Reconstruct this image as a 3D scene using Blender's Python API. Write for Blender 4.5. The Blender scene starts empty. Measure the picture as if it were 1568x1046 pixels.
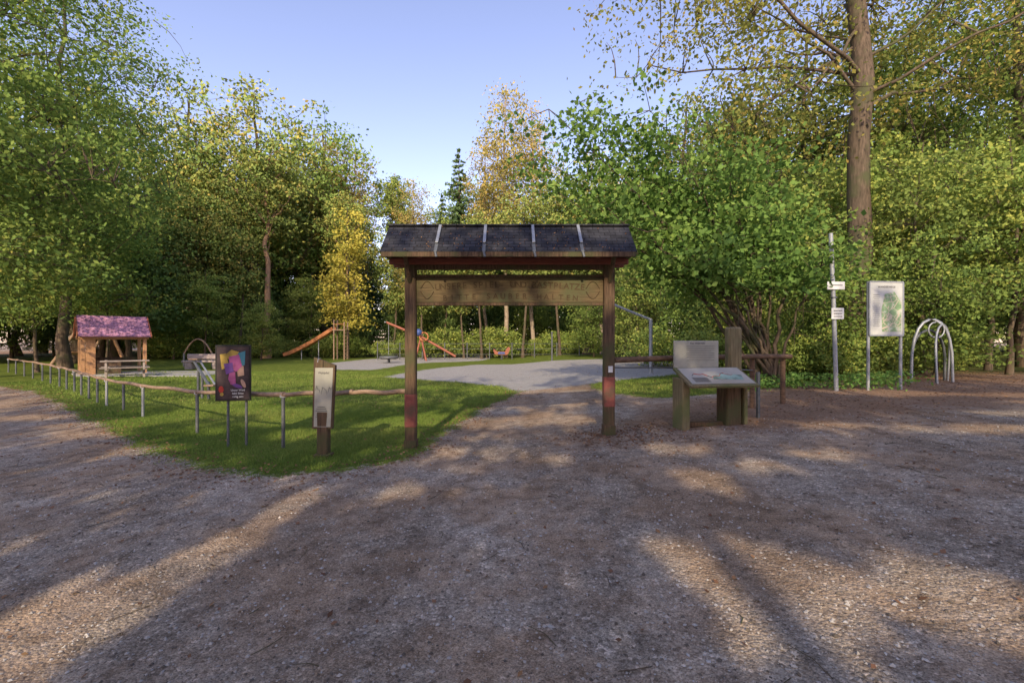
import bpy, bmesh, math, random
import numpy as np
from mathutils import Vector, Matrix, Quaternion
rng = np.random.default_rng(7)
random.seed(7)
scene = bpy.context.scene
COL = scene.collection

# ------------------------------------------------------------------ sun
EL = math.radians(29.0)
AZ = (0.10, 1.0)                       # horizontal travel direction of the light
_n = math.hypot(*AZ)
SD = np.array([AZ[0]/_n*math.cos(EL), AZ[1]/_n*math.cos(EL), -math.sin(EL)])

# ------------------------------------------------------------------ terrain
def H(x, y):
    x = np.asarray(x, float); y = np.asarray(y, float)
    right = 0.5*np.tanh(0.15*np.maximum(x, 0))
    left = 0.25*np.tanh(0.26*np.minimum(x, 0))
    fade = np.clip((22-y)/12, 0, 1)
    fade = fade*fade*(3-2*fade)
    z = right + left*fade
    near = np.exp(-((x/120)**2+(y/160)**2))
    z = z + 0.015*np.sin(x*0.9+0.4*y)*np.cos(y*0.7) * near
    return z
def h(x, y): return float(H(x, y))

# ------------------------------------------------------------------ node helpers
def new_mat(name):
    m = bpy.data.materials.new(name); m.use_nodes = True
    m.node_tree.nodes.clear()
    return m, m.node_tree.nodes, m.node_tree.links
def ramp(N, stops, interp='LINEAR'):
    r = N.new('ShaderNodeValToRGB'); r.color_ramp.interpolation = interp
    e = r.color_ramp.elements
    while len(e) < len(stops): e.new(0.5)
    for i, (p, c) in enumerate(stops):
        e[i].position = p; e[i].color = (c[0], c[1], c[2], 1)
    return r
def noise(N, L, scale, detail=4, rough=0.55, vec=None, w=None):
    n = N.new('ShaderNodeTexNoise'); n.inputs['Scale'].default_value = scale
    n.inputs['Detail'].default_value = detail; n.inputs['Roughness'].default_value = rough
    if vec is not None: L.new(vec, n.inputs['Vector'])
    return n
def mth(N, L, op, a, b=None, clamp=False):
    m = N.new('ShaderNodeMath'); m.operation = op; m.use_clamp = clamp
    for i, v in enumerate([a, b]):
        if v is None: continue
        if isinstance(v, (int, float)): m.inputs[i].default_value = v
        else: L.new(v, m.inputs[i])
    return m.outputs[0]
def mixc(N, L, f, a, b, mode='MIX'):
    m = N.new('ShaderNodeMix'); m.data_type = 'RGBA'; m.blend_type = mode
    for s, v in ((m.inputs[0], f), (m.inputs[6], a), (m.inputs[7], b)):
        if isinstance(v, (int, float)): s.default_value = v
        elif isinstance(v, (tuple, list)): s.default_value = (v[0], v[1], v[2], 1)
        else: L.new(v, s)
    return m.outputs[2]
def out(N, L, sh):
    o = N.new('ShaderNodeOutputMaterial'); L.new(sh, o.inputs['Surface'])

def simple_mat(name, c1, c2, scale=8, rough=0.7, metal=0.0, bump=0.2, stretch=None, c3=None, spec=0.3):
    m, N, L = new_mat(name)
    tc = N.new('ShaderNodeTexCoord'); mp = N.new('ShaderNodeMapping')
    L.new(tc.outputs['Object'], mp.inputs['Vector'])
    if stretch: mp.inputs['Scale'].default_value = stretch
    n = noise(N, L, scale, 6, 0.65, mp.outputs[0])
    stops = [(0.3, c1), (0.7, c2)]
    r = ramp(N, stops); L.new(n.outputs['Fac'], r.inputs[0])
    col = r.outputs[0]
    if c3:
        n2 = noise(N, L, scale*0.25, 5, 0.6, tc.outputs['Object'])
        rr = ramp(N, [(0.48, (0, 0, 0)), (0.62, (1, 1, 1))]); L.new(n2.outputs['Fac'], rr.inputs[0])
        col = mixc(N, L, rr.outputs[0], col, c3)
    b = N.new('ShaderNodeBsdfPrincipled'); L.new(col, b.inputs['Base Color'])
    b.inputs['Roughness'].default_value = rough; b.inputs['Metallic'].default_value = metal
    b.inputs['Specular IOR Level'].default_value = spec
    if bump:
        bp = N.new('ShaderNodeBump'); bp.inputs['Strength'].default_value = bump; bp.inputs['Distance'].default_value = 0.01
        L.new(n.outputs['Fac'], bp.inputs['Height']); L.new(bp.outputs[0], b.inputs['Normal'])
    out(N, L, b.outputs[0])
    return m

def leaf_mat(name, stops, trans=0.3, hue=0.03, K=1.75):
    K = K*1.2
    m, N, L = new_mat(name)
    at = N.new('ShaderNodeAttribute'); at.attribute_name = 'lc'
    sp = N.new('ShaderNodeSeparateColor'); L.new(at.outputs['Color'], sp.inputs[0])
    oi = N.new('ShaderNodeObjectInfo')
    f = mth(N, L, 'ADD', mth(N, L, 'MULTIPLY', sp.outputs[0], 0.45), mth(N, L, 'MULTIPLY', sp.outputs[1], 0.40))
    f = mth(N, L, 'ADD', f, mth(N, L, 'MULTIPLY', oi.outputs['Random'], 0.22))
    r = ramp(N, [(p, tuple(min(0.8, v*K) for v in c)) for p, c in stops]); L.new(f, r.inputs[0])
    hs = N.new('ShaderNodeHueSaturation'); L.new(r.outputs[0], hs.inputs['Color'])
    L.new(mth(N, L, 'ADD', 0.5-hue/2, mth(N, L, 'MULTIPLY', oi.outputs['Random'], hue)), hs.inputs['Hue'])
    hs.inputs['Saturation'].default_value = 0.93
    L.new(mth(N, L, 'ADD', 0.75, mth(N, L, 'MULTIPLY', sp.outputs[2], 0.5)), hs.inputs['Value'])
    d = N.new('ShaderNodeBsdfDiffuse'); L.new(hs.outputs[0], d.inputs[0])
    if trans > 0:
        t = N.new('ShaderNodeBsdfTranslucent'); L.new(hs.outputs[0], t.inputs[0])
        mx = N.new('ShaderNodeMixShader'); mx.inputs[0].default_value = trans
        L.new(d.outputs[0], mx.inputs[1]); L.new(t.outputs[0], mx.inputs[2])
        out(N, L, mx.outputs[0])
    else: out(N, L, d.outputs[0])
    return m

# ------------------------------------------------------------------ mesh helpers
class MB:
    """quad/tri soup builder with material index and per-vertex colour"""
    def __init__(s): s.v = []; s.f = []; s.m = []; s.c = []; s.n = 0; s.sm = []
    def add(s, V, F, mat, C=None, smooth=False):
        V = np.asarray(V, float); F = np.asarray(F, int)
        s.v.append(V); s.f.append((F+s.n)); s.m.append(np.full(len(F), mat)); s.sm.append(np.full(len(F), smooth))
        s.c.append(np.tile([0.5, 0.5, 0.5, 1.0], (len(V), 1)) if C is None else C); s.n += len(V)
    def tube(s, P, R, sides=6, mat=0):
        P = np.asarray(P, float); R = np.asarray(R, float); K = len(P)
        T = np.gradient(P, axis=0); T /= np.linalg.norm(T, axis=1)[:, None]+1e-9
        up = np.array([0.0, 0, 1.0]) if abs(T[0][2]) < 0.9 else np.array([1.0, 0, 0])
        A = np.cross(T, up); A /= np.linalg.norm(A, axis=1)[:, None]+1e-9
        B = np.cross(T, A)
        a = np.linspace(0, 2*np.pi, sides, endpoint=False)
        V = P[:, None, :] + R[:, None, None]*(np.cos(a)[None, :, None]*A[:, None, :]+np.sin(a)[None, :, None]*B[:, None, :])
        V = V.reshape(-1, 3)
        i, j = np.meshgrid(np.arange(K-1), np.arange(sides), indexing='ij')
        j2 = (j+1) % sides
        F = np.stack([i*sides+j, i*sides+j2, (i+1)*sides+j2, (i+1)*sides+j], -1).reshape(-1, 4)
        s.add(V, F, mat, smooth=True)
    def leaves(s, P, size, up=0.6, mat=1, clu=None, hv=None, asp=0.62, r=None, spread=0.35):
        r = r or rng; n = len(P)
        Nn = r.normal(size=(n, 3)); Nn /= np.linalg.norm(Nn, axis=1)[:, None]
        Nn[:, 2] += up; Nn /= np.linalg.norm(Nn, axis=1)[:, None]
        T = np.cross(Nn, r.normal(size=(n, 3))); T /= np.linalg.norm(T, axis=1)[:, None]+1e-9
        B = np.cross(Nn, T)
        l = size*(1+spread*r.uniform(-1, 1, n)); l = l[:, None]
        V = np.stack([P-T*l*0.5, P+B*l*asp*0.5-T*l*0.08, P+T*l*0.5, P-B*l*asp*0.5-T*l*0.08], 1).reshape(-1, 3)
        F = np.arange(4*n).reshape(-1, 4)
        C = np.ones((n, 4)); C[:, 0] = r.uniform(0, 1, n)
        C[:, 1] = r.uniform(0, 1, n) if clu is None else clu
        C[:, 2] = 0.5 if hv is None else hv
        s.add(V, F, mat, np.repeat(C, 4, axis=0))
    def mesh(s, name, mats):
        V = np.concatenate(s.v); C = np.concatenate(s.c); M = np.concatenate(s.m); S = np.concatenate(s.sm)
        tot = np.concatenate([np.full(len(f), f.shape[1]) for f in s.f])
        lv = np.concatenate([f.ravel() for f in s.f])
        me = bpy.data.meshes.new(name)
        me.vertices.add(len(V)); me.vertices.foreach_set('co', V.astype(np.float32).ravel())
        me.loops.add(len(lv)); me.loops.foreach_set('vertex_index', lv.astype(np.int32))
        me.polygons.add(len(tot))
        st = np.concatenate([[0], np.cumsum(tot)[:-1]])
        me.polygons.foreach_set('loop_start', st.astype(np.int32))
        me.polygons.foreach_set('loop_total', tot.astype(np.int32))
        for m in mats: me.materials.append(m)
        me.polygons.foreach_set('material_index', M.astype(np.int32))
        me.polygons.foreach_set('use_smooth', S.astype(bool))
        ca = me.attributes.new('lc', 'FLOAT_COLOR', 'POINT'); ca.data.foreach_set('color', C.astype(np.float32).ravel())
        me.update(calc_edges=True)
        return me
def link(name, me, loc=(0, 0, 0), rot=0, sc=1, parent=None):
    o = bpy.data.objects.new(name, me); COL.objects.link(o)
    o.location = loc; o.rotation_euler = (0, 0, rot)
    o.scale = (sc, sc, sc) if isinstance(sc, (int, float)) else sc
    if parent: o.parent = parent
    return o

def bez(a, b, c, n):
    t = np.linspace(0, 1, n)[:, None]
    return (1-t)**2*a+2*t*(1-t)*b+t*t*c

def make_tree(name, seed, trunk, tr, crowns, nclu, lpc, ls, mats, nlimb=14, clu_r=0.9, flat=0.5, up=0.4,
              reject=None, shell=0.45, limb_r=0.3, base=0.3, spread=0.35, taper=0.82, rise=0.75):
    r = np.random.default_rng(seed); mb = MB()
    trunk = np.array(trunk, float)
    K = 14; tt = np.linspace(0, len(trunk)-1, K)
    TP = np.stack([np.interp(tt, np.arange(len(trunk)), trunk[:, k]) for k in range(3)], 1)
    TP[1:-1, :2] += r.normal(size=(K-2, 2))*tr*0.35
    fr = np.linspace(0, 1, K)
    R = tr*(1-taper*fr); R[0] *= 1.35
    mb.tube(TP, R, 9, 0)
    w = np.array([c[3]*c[4]*c[5] for c in crowns], float)**0.8; w /= w.sum()
    ci = r.choice(len(crowns), nclu, p=w); C = []
    for k in ci:
        c = crowns[k]; d = r.normal(size=3); d /= np.linalg.norm(d)
        rad = r.uniform(0, 1)**shell*(0.85+0.3*r.uniform())
        C.append([c[0]+d[0]*rad*c[3], c[1]+d[1]*rad*c[4], c[2]+d[2]*rad*c[5]])
    C = np.array(C); C = C[C[:, 2] > 0.3]
    nclu = len(C)
    nl = min(nlimb, nclu); idx = [int(r.integers(nclu))]
    dist = np.linalg.norm(C-C[idx[0]], axis=1)
    while len(idx) < nl:
        k = int(np.argmax(dist)); idx.append(k); dist = np.minimum(dist, np.linalg.norm(C-C[k], axis=1))
    samples = [TP[6:]]
    zt0, zt1 = TP[0, 2], TP[-1, 2]
    for k in idx:
        e = C[k]; hd = np.linalg.norm(e[:2]-TP[K//2, :2])
        lo_ = zt0+base*(zt1-zt0)
        z0 = e[2]-hd*rise-0.05*zt1
        if z0 < lo_: z0 = lo_+r.uniform(0, 0.22)*(zt1-zt0)
        z0 = min(z0, zt0+0.95*(zt1-zt0))
        a = np.array([np.interp(z0, TP[:, 2], TP[:, 0]), np.interp(z0, TP[:, 2], TP[:, 1]), z0])
        mid = (a+e)/2; mid[2] += 0.15*(e[2]-a[2])+0.04*hd; mid[:2] += r.normal(size=2)*hd*0.12
        B = bez(a, mid, e, 9); B[1:-1] += r.normal(size=(7, 3))*hd*0.022
        rr = tr*limb_r*(1-0.6*(z0-zt0)/(zt1-zt0+1e-6))*r.uniform(0.7, 1.15)
        mb.tube(B, np.linspace(rr, rr*0.12, 9), 6, 0); samples.append(B[2:])
    S = np.concatenate(samples)
    for k in range(nclu):
        e = C[k]; d = np.linalg.norm(S-e, axis=1); j = int(np.argmin(d + 0.4*np.maximum(S[:, 2]-e[2], 0)))
        a = S[j]
        if d[j] < 0.25: continue
        mid = (a+e)/2 + r.normal(size=3)*d[j]*0.1; mid[2] += 0.08*d[j]
        mb.tube(bez(a, mid, e, 4), np.linspace(0.030, 0.007, 4)*min(1.1, max(0.5, tr/0.3)), 3, 0)
    n = nclu*lpc; k = np.repeat(np.arange(nclu), lpc)
    cs = clu_r*r.uniform(0.6, 1.35, nclu)
    off = r.normal(size=(n, 3))*np.array([1, 1, flat])*0.6*cs[k][:, None]
    off[:, 2] -= 0.12*(off[:, 0]**2+off[:, 1]**2)/np.maximum(cs[k], 0.1)
    P = C[k]+off
    keep = P[:, 2] > 0.1
    if reject is not None: keep &= ~reject(P)
    P = P[keep]; k = k[keep]
    cc = r.uniform(0, 1, nclu)
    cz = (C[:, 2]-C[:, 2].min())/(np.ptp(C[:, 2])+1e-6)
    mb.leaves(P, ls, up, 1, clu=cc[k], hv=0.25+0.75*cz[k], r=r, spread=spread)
    return mb.mesh(name, mats)

def make_spruce(name, seed, Ht, Rb, mats, z0=1.0, droop=0.35, n_wh=34, ls=0.38):
    r = np.random.default_rng(seed); mb = MB()
    mb.tube([[0, 0, 0], [0, 0, Ht*0.5], [0, 0, Ht]], [Ht*0.014, Ht*0.008, 0.02], 7, 0)
    P = []
    for i in range(n_wh):
        f = i/(n_wh-1); z = z0+(Ht-z0)*f**0.9; L = Rb*(1-f)**0.85*r.uniform(0.8, 1.15)+0.15
        nb = int(5+6*(1-f))
        for b in range(nb):
            a = r.uniform(0, 2*np.pi); Lb = L*r.uniform(0.65, 1.1)
            t = np.linspace(0, 1, 5)
            x = Lb*t; dz = -droop*Lb*t+0.22*Lb*t*t
            B = np.stack([np.cos(a)*x, np.sin(a)*x, z+dz], 1)
            mb.tube(B, np.linspace(0.03, 0.006, 5), 3, 0)
            m = int(10+Lb*16); u = r.uniform(0.1, 1.02, m)
            side = r.normal(size=m)*0.20*Lb*(1.05-u)
            q = np.stack([np.cos(a)*Lb*u-np.sin(a)*side, np.sin(a)*Lb*u+np.cos(a)*side, z-droop*Lb*u+0.22*Lb*u*u-abs(side)*0.5-r.uniform(0, 0.18, m)], 1)
            P.append(q)
    P = np.concatenate(P)
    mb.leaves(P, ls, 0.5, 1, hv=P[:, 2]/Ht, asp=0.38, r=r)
    return mb.mesh(name, mats)

# ------------------------------------------------------------------ materials
bark = simple_mat('bark', (0.05, 0.04, 0.028), (0.18, 0.135, 0.095), 5, 0.9, bump=0.8, stretch=(3, 3, 0.5), c3=(0.085, 0.09, 0.045), spec=0.1)
bark_l = simple_mat('bark_pine', (0.20, 0.12, 0.07), (0.45, 0.29, 0.18), 5, 0.9, bump=0.8, stretch=(3, 3, 0.6), spec=0.1)
bark_b = simple_mat('bark_birch', (0.22, 0.17, 0.12), (0.42, 0.35, 0.27), 4, 0.8, bump=0.3, stretch=(1, 1, 3), spec=0.1)
L_beech = leaf_mat('leaf_beech', [(0.0, (0.035, 0.065, 0.016)), (0.45, (0.074, 0.120, 0.022)), (0.8, (0.125, 0.165, 0.028)), (1.0, (0.22, 0.18, 0.035))], 0.25)
L_oak = leaf_mat('leaf_oak', [(0.0, (0.05, 0.075, 0.018)), (0.45, (0.095, 0.135, 0.028)), (0.75, (0.15, 0.16, 0.033)), (1.0, (0.24, 0.16, 0.035))], 0.0, K=1.6)
L_old = leaf_mat('leaf_old_oak', [(0.0, (0.07, 0.085, 0.02)), (0.45, (0.13, 0.145, 0.03)), (0.75, (0.21, 0.18, 0.035)), (1.0, (0.30, 0.19, 0.04))], 0.35, K=1.7)
L_green = leaf_mat('leaf_maple', [(0.0, (0.035, 0.080, 0.016)), (0.5, (0.080, 0.150, 0.027)), (0.85, (0.13, 0.20, 0.036)), (1.0, (0.22, 0.25, 0.045))], 0.3, K=1.7)
L_yel = leaf_mat('leaf_yellow', [(0.0, (0.14, 0.17, 0.03)), (0.5, (0.32, 0.27, 0.035)), (1.0, (0.46, 0.34, 0.05))], 0.2, K=1.05)
L_yg = leaf_mat('leaf_yellowgreen', [(0.0, (0.05, 0.085, 0.018)), (0.5, (0.10, 0.145, 0.028)), (1.0, (0.23, 0.23, 0.038))], 0.25)
L_bir = leaf_mat('leaf_birch', [(0.0, (0.09, 0.11, 0.03)), (0.5, (0.18, 0.165, 0.04)), (1.0, (0.34, 0.22, 0.045))], 0.2, K=1.4)
L_spr = leaf_mat('leaf_spruce', [(0.0, (0.025, 0.05, 0.02)), (0.6, (0.05, 0.085, 0.03)), (1.0, (0.08, 0.12, 0.035))], 0.0, K=1.6)
L_darkg = leaf_mat('leaf_dark', [(0.0, (0.03, 0.06, 0.018)), (0.6, (0.06, 0.10, 0.025)), (1.0, (0.12, 0.14, 0.03))], 0.0)

wood_dark = simple_mat('wood_dark', (0.05, 0.033, 0.022), (0.17, 0.11, 0.068), 6, 0.8, bump=0.5, stretch=(6, 6, 0.5), c3=(0.085, 0.085, 0.04), spec=0.15)
wood_rail = simple_mat('wood_rail', (0.07, 0.045, 0.03), (0.22, 0.14, 0.09), 8, 0.8, bump=0.5, stretch=(1, 1, 4), spec=0.15)
wood_board = simple_mat('wood_board', (0.075, 0.055, 0.032), (0.17, 0.125, 0.065), 6, 0.8, bump=0.5, stretch=(0.5, 6, 6), c3=(0.10, 0.10, 0.05), spec=0.15)
wood_text = simple_mat('wood_letter', (0.058, 0.042, 0.025), (0.10, 0.07, 0.04), 12, 0.85, spec=0.1)
wood_green = simple_mat('wood_mossy', (0.12, 0.10, 0.055), (0.28, 0.23, 0.13), 6, 0.8, bump=0.5, stretch=(6, 6, 0.5), c3=(0.14, 0.15, 0.065), spec=0.15)
wood_log = simple_mat('wood_log', (0.16, 0.105, 0.07), (0.40, 0.28, 0.19), 8, 0.75, bump=0.5, stretch=(1, 1, 4))
wood_orange = simple_mat('wood_orange', (0.33, 0.17, 0.08), (0.52, 0.30, 0.15), 6, 0.6, bump=0.3, stretch=(5, 5, 0.6))
wood_grey = simple_mat('wood_grey', (0.20, 0.17, 0.15), (0.40, 0.34, 0.29), 6, 0.8, bump=0.4, stretch=(0.6, 5, 5))
red_beam = simple_mat('red_beam', (0.17, 0.055, 0.04), (0.29, 0.10, 0.065), 8, 0.7, stretch=(1, 5, 5))
red_band = simple_mat('red_band', (0.19, 0.055, 0.045), (0.30, 0.10, 0.075), 14, 0.7, c3=(0.13, 0.075, 0.05), bump=0.4)
metal = simple_mat('galvanised', (0.26, 0.28, 0.30), (0.42, 0.44, 0.46), 20, 0.5, 0.4, 0.05)
metal_d = simple_mat('metal_dark', (0.09, 0.10, 0.105), (0.17, 0.18, 0.19), 20, 0.5, 0.3, 0.05)
white_p = simple_mat('white_panel', (0.62, 0.63, 0.62), (0.75, 0.76, 0.74), 6, 0.4, bump=0.0)
desk_p = simple_mat('desk_paper', (0.33, 0.32, 0.27), (0.46, 0.44, 0.38), 3, 0.5, bump=0.0, c3=(0.36, 0.32, 0.25))
grey_p = simple_mat('grey_panel', (0.30, 0.30, 0.25), (0.41, 0.40, 0.33), 4, 0.45, bump=0.0)
black = simple_mat('black_paint', (0.012, 0.012, 0.014), (0.03, 0.03, 0.032), 10, 0.35, bump=0.0)
ink = simple_mat('ink', (0.08, 0.08, 0.085), (0.13, 0.13, 0.135), 30, 0.6, bump=0)
red_ink = simple_mat('red_ink', (0.5, 0.06, 0.04), (0.6, 0.1, 0.06), 30, 0.6, bump=0)
orange = simple_mat('orange_plastic', (0.38, 0.15, 0.06), (0.50, 0.21, 0.085), 5, 0.55, bump=0)
redp = simple_mat('red_paint', (0.25, 0.08, 0.05), (0.33, 0.12, 0.07), 6, 0.55, bump=0)
bluep = simple_mat('blue_paint', (0.04, 0.07, 0.22), (0.07, 0.12, 0.30), 6, 0.4, bump=0)
stone = simple_mat('stone', (0.30, 0.25, 0.23), (0.48, 0.40, 0.37), 6, 0.85, bump=0.4)
pav = simple_mat('slab', (0.30, 0.29, 0.28), (0.40, 0.39, 0.38), 10, 0.9, bump=0.2)

def roof_mat(name, c1, c2, bs, rough=0.85):
    m, N, L = new_mat(name)
    tc = N.new('ShaderNodeTexCoord')
    br = N.new('ShaderNodeTexBrick')
    mp = N.new('ShaderNodeMapping'); L.new(tc.outputs['Object'], mp.inputs['Vector'])
    L.new(mp.outputs[0], br.inputs['Vector'])
    br.inputs['Scale'].default_value = bs; br.inputs['Mortar Size'].default_value = 0.02
    br.inputs['Color1'].default_value = (*c1, 1); br.inputs['Color2'].default_value = (*c2, 1)
    br.inputs['Mortar'].default_value = (c1[0]*0.5, c1[1]*0.5, c1[2]*0.5, 1)
    n = noise(N, L, 6, 6, 0.6, tc.outputs['Object'])
    r = ramp(N, [(0.35, (0.6, 0.6, 0.6)), (0.7, (1.35, 1.35, 1.35))]); L.new(n.outputs['Fac'], r.inputs[0])
    col = mixc(N, L, 1.0, br.outputs['Color'], r.outputs[0], 'MULTIPLY')
    b = N.new('ShaderNodeBsdfPrincipled'); L.new(col, b.inputs['Base Color']); b.inputs['Roughness'].default_value = rough
    b.inputs['Specular IOR Level'].default_value = 0.15
    bp = N.new('ShaderNodeBump'); bp.inputs['Strength'].default_value = 0.5; bp.inputs['Distance'].default_value = 0.01
    L.new(br.outputs['Fac'], bp.inputs['Height']); bp.invert = True; L.new(bp.outputs[0], b.inputs['Normal'])
    out(N, L, b.outputs[0]); return m
shingle = roof_mat('roof_shingle', (0.036, 0.037, 0.043), (0.05, 0.051, 0.06), 3.0)
purple = roof_mat('roof_purple', (0.44, 0.22, 0.33), (0.50, 0.26, 0.37), 2.0)

# ------------------------------------------------------------------ ground
lawn = [(-19.3,17.2),(-16,15.4),(-11.5,11.9),(-8.5,9.6),(-6.4,7.9),(-5.1,6.95),(-3.95,6.2),(-2.95,5.95),(-2.3,6.1),(-1.72,6.5),(-1.42,7.0),(-1.15,8.8),(-.7,11.3),(.33,14.5),(1.2,16.6),
        (2.6,15.2),(2.6,12.6),(3.6,10.8),(5.2,11.2),(7.5,12.2),(9.5,13.5),(13,17),(22,24),(40,30),(46,44),(30,50),(-60,50),(-60,30),(-34,24)]
lightp = [(-5.8,20.6),(-4.8,26.5),(-2.6,31),(3,33),(7.6,31),(10.5,24),(7.2,17.6),(3.6,15.8),(1.7,14.8),(0.2,14.4),(-0.4,16.4),(-2.2,18.4)]
sandp = [(-11,26),(-13.5,33),(-13,41),(-6.7,56),(-2.1,50),(-2.4,38),(-7,33.5),(-8,25.5)]
litter = [(2.0,7.4),(4.2,6.7),(8.0,8.3),(14,9.0),(30,11),(60,16),(80,60),(-80,90),(-80,49),(30,49),(45,43),(40,30),(22,24),(13,17),(9.5,13.5),(7.5,12.2),(5,10.2),(3,9.4)]
forestp = [(-90,46),(20,47),(40,36),(24,24),(13,16),(90,16),(90,300),(-90,300),(-60,30),(-32,23),(-45,22),(-90,22)]
def sdf(poly, X, Y):
    p = np.array(poly, float); q = np.roll(p, -1, axis=0)
    d = np.full(X.shape, 1e9); ins = np.zeros(X.shape, bool)
    for a, b in zip(p, q):
        e = b-a; wx = X-a[0]; wy = Y-a[1]
        t = np.clip((wx*e[0]+wy*e[1])/(e@e), 0, 1)
        d = np.minimum(d, np.hypot(wx-t*e[0], wy-t*e[1]))
        c = (a[1] > Y) != (b[1] > Y)
        with np.errstate(divide='ignore', invalid='ignore'):
            xi = a[0]+(Y-a[1])*e[0]/(e[1] if e[1] != 0 else 1e-9)
        ins ^= c & (X < xi)
    return np.where(ins, d, -d)
def axis(lo_fine, hi_fine, step, lim_lo, lim_hi, g=1.09):
    a = list(np.arange(lo_fine, hi_fine, step)); s = step
    while a[-1] < lim_hi: s *= g; a.append(a[-1]+s)
    s = step; b = []
    x = a[0]
    while x > lim_lo: s *= g; x -= s; b.append(x)
    return np.array(b[::-1]+a)
gx = axis(-12, 12, 0.15, -700, 700); gy = axis(0.5, 20, 0.13, -200, 900)
X, Y = np.meshgrid(gx, gy, indexing='xy')
Z = H(X, Y)
nx, ny = len(gx), len(gy)
V = np.stack([X, Y, Z], -1).reshape(-1, 3)
i, j = np.meshgrid(np.arange(ny-1), np.arange(nx-1), indexing='ij')
F = np.stack([i*nx+j, i*nx+j+1, (i+1)*nx+j+1, (i+1)*nx+j], -1).reshape(-1, 4)
mb = MB(); mb.add(V, F, 0, smooth=True)

m, N, L = new_mat('ground_mat')
tc = N.new('ShaderNodeTexCoord'); pos = tc.outputs['Object']
def attr(nm):
    a = N.new('ShaderNodeAttribute'); a.attribute_name = nm; return a.outputs['Fac']
nE = noise(N, L, 1.6, 5, 0.6, pos); nF = noise(N, L, 14, 3, 0.6, pos)
edge = mth(N, L, 'ADD', mth(N, L, 'MULTIPLY', mth(N, L, 'SUBTRACT', nE.outputs[0], 0.5), 1.1), mth(N, L, 'MULTIPLY', mth(N, L, 'SUBTRACT', nF.outputs[0], 0.5), 0.7))
def mask(nm, soft=0.12, k=1.0):
    v = mth(N, L, 'ADD', attr(nm), mth(N, L, 'MULTIPLY', edge, k))
    return mth(N, L, 'ADD', mth(N, L, 'DIVIDE', v, soft), 0.5, True)
big = noise(N, L, 0.45, 5, 0.6, pos)
gr = ramp(N, [(0.30, (0.30, 0.24, 0.175)), (0.5, (0.42, 0.355, 0.28)), (0.72, (0.52, 0.46, 0.38))]); L.new(big.outputs[0], gr.inputs[0])
mid = noise(N, L, 5, 8, 0.72, pos)
r2 = ramp(N, [(0.3, (0.50, 0.46, 0.43)), (0.5, (0.95, 0.93, 0.92)), (0.68, (1.25, 1.24, 1.22))]); L.new(mid.outputs[0], r2.inputs[0])
gcol = mixc(N, L, 1.0, gr.outputs[0], r2.outputs[0], 'MULTIPLY')
vo = N.new('ShaderNodeTexVoronoi'); vo.inputs['Scale'].default_value = 48; L.new(pos, vo.inputs['Vector'])
sv = N.new('ShaderNodeSeparateColor'); L.new(vo.outputs['Color'], sv.inputs[0])
r3 = ramp(N, [(0.0, (0.42, 0.40, 0.39)), (0.15, (0.78, 0.78, 0.78)), (0.7, (1.0, 1.0, 1.0)), (0.92, (1.25, 1.25, 1.25)), (0.965, (1.75, 1.75, 1.8))]); L.new(sv.outputs[0], r3.inputs[0])
gcol = mixc(N, L, 0.85, gcol, mixc(N, L, 1.0, gcol, r3.outputs[0], 'MULTIPLY'))
vo2 = N.new('ShaderNodeTexVoronoi'); vo2.inputs['Scale'].default_value = 140; L.new(pos, vo2.inputs['Vector'])
sv2 = N.new('ShaderNodeSeparateColor'); L.new(vo2.outputs['Color'], sv2.inputs[0])
r4 = ramp(N, [(0.0, (0.6, 0.58, 0.56)), (1.0, (1.35, 1.35, 1.35))]); L.new(sv2.outputs[0], r4.inputs[0])
gcol = mixc(N, L, 1.0, gcol, r4.outputs[0], 'MULTIPLY')
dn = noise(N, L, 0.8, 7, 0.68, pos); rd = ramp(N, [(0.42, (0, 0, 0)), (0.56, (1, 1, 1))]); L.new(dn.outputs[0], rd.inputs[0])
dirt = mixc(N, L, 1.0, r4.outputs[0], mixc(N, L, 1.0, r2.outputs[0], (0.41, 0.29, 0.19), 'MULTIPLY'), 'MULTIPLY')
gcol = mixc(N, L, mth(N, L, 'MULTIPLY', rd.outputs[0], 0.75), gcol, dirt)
mpS = N.new('ShaderNodeMapping'); mpS.inputs['Scale'].default_value = (1.0, 0.22, 1.0); mpS.inputs['Rotation'].default_value = (0, 0, 0.9); L.new(pos, mpS.inputs['Vector'])
st = noise(N, L, 1.3, 5, 0.6, mpS.outputs[0]); rs = ramp(N, [(0.36, (0.72, 0.70, 0.68)), (0.52, (1.0, 1.0, 1.0)), (0.66, (1.13, 1.13, 1.13))]); L.new(st.outputs[0], rs.inputs[0])
gcol = mixc(N, L, 1.0, gcol, rs.outputs[0], 'MULTIPLY')
ln = noise(N, L, 2.2, 6, 0.7, pos)
lr = ramp(N, [(0.3, (0.09, 0.125, 0.025)), (0.5, (0.14, 0.195, 0.035)), (0.72, (0.22, 0.26, 0.06))]); L.new(ln.outputs[0], lr.inputs[0])
lf = noise(N, L, 45, 3, 0.7, pos); lr2 = ramp(N, [(0.3, (0.55, 0.55, 0.5)), (0.7, (1.35, 1.3, 1.2))]); L.new(lf.outputs[0], lr2.inputs[0])
lcol = mixc(N, L, 1.0, lr.outputs[0], lr2.outputs[0], 'MULTIPLY')
pr = ramp(N, [(0.3, (0.33, 0.32, 0.30)), (0.7, (0.45, 0.44, 0.42))]); L.new(mid.outputs[0], pr.inputs[0])
pcol = mixc(N, L, 0.6, pr.outputs[0], mixc(N, L, 1.0, pr.outputs[0], r4.outputs[0], 'MULTIPLY'))
tn = noise(N, L, 22, 6, 0.75, pos)
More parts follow.
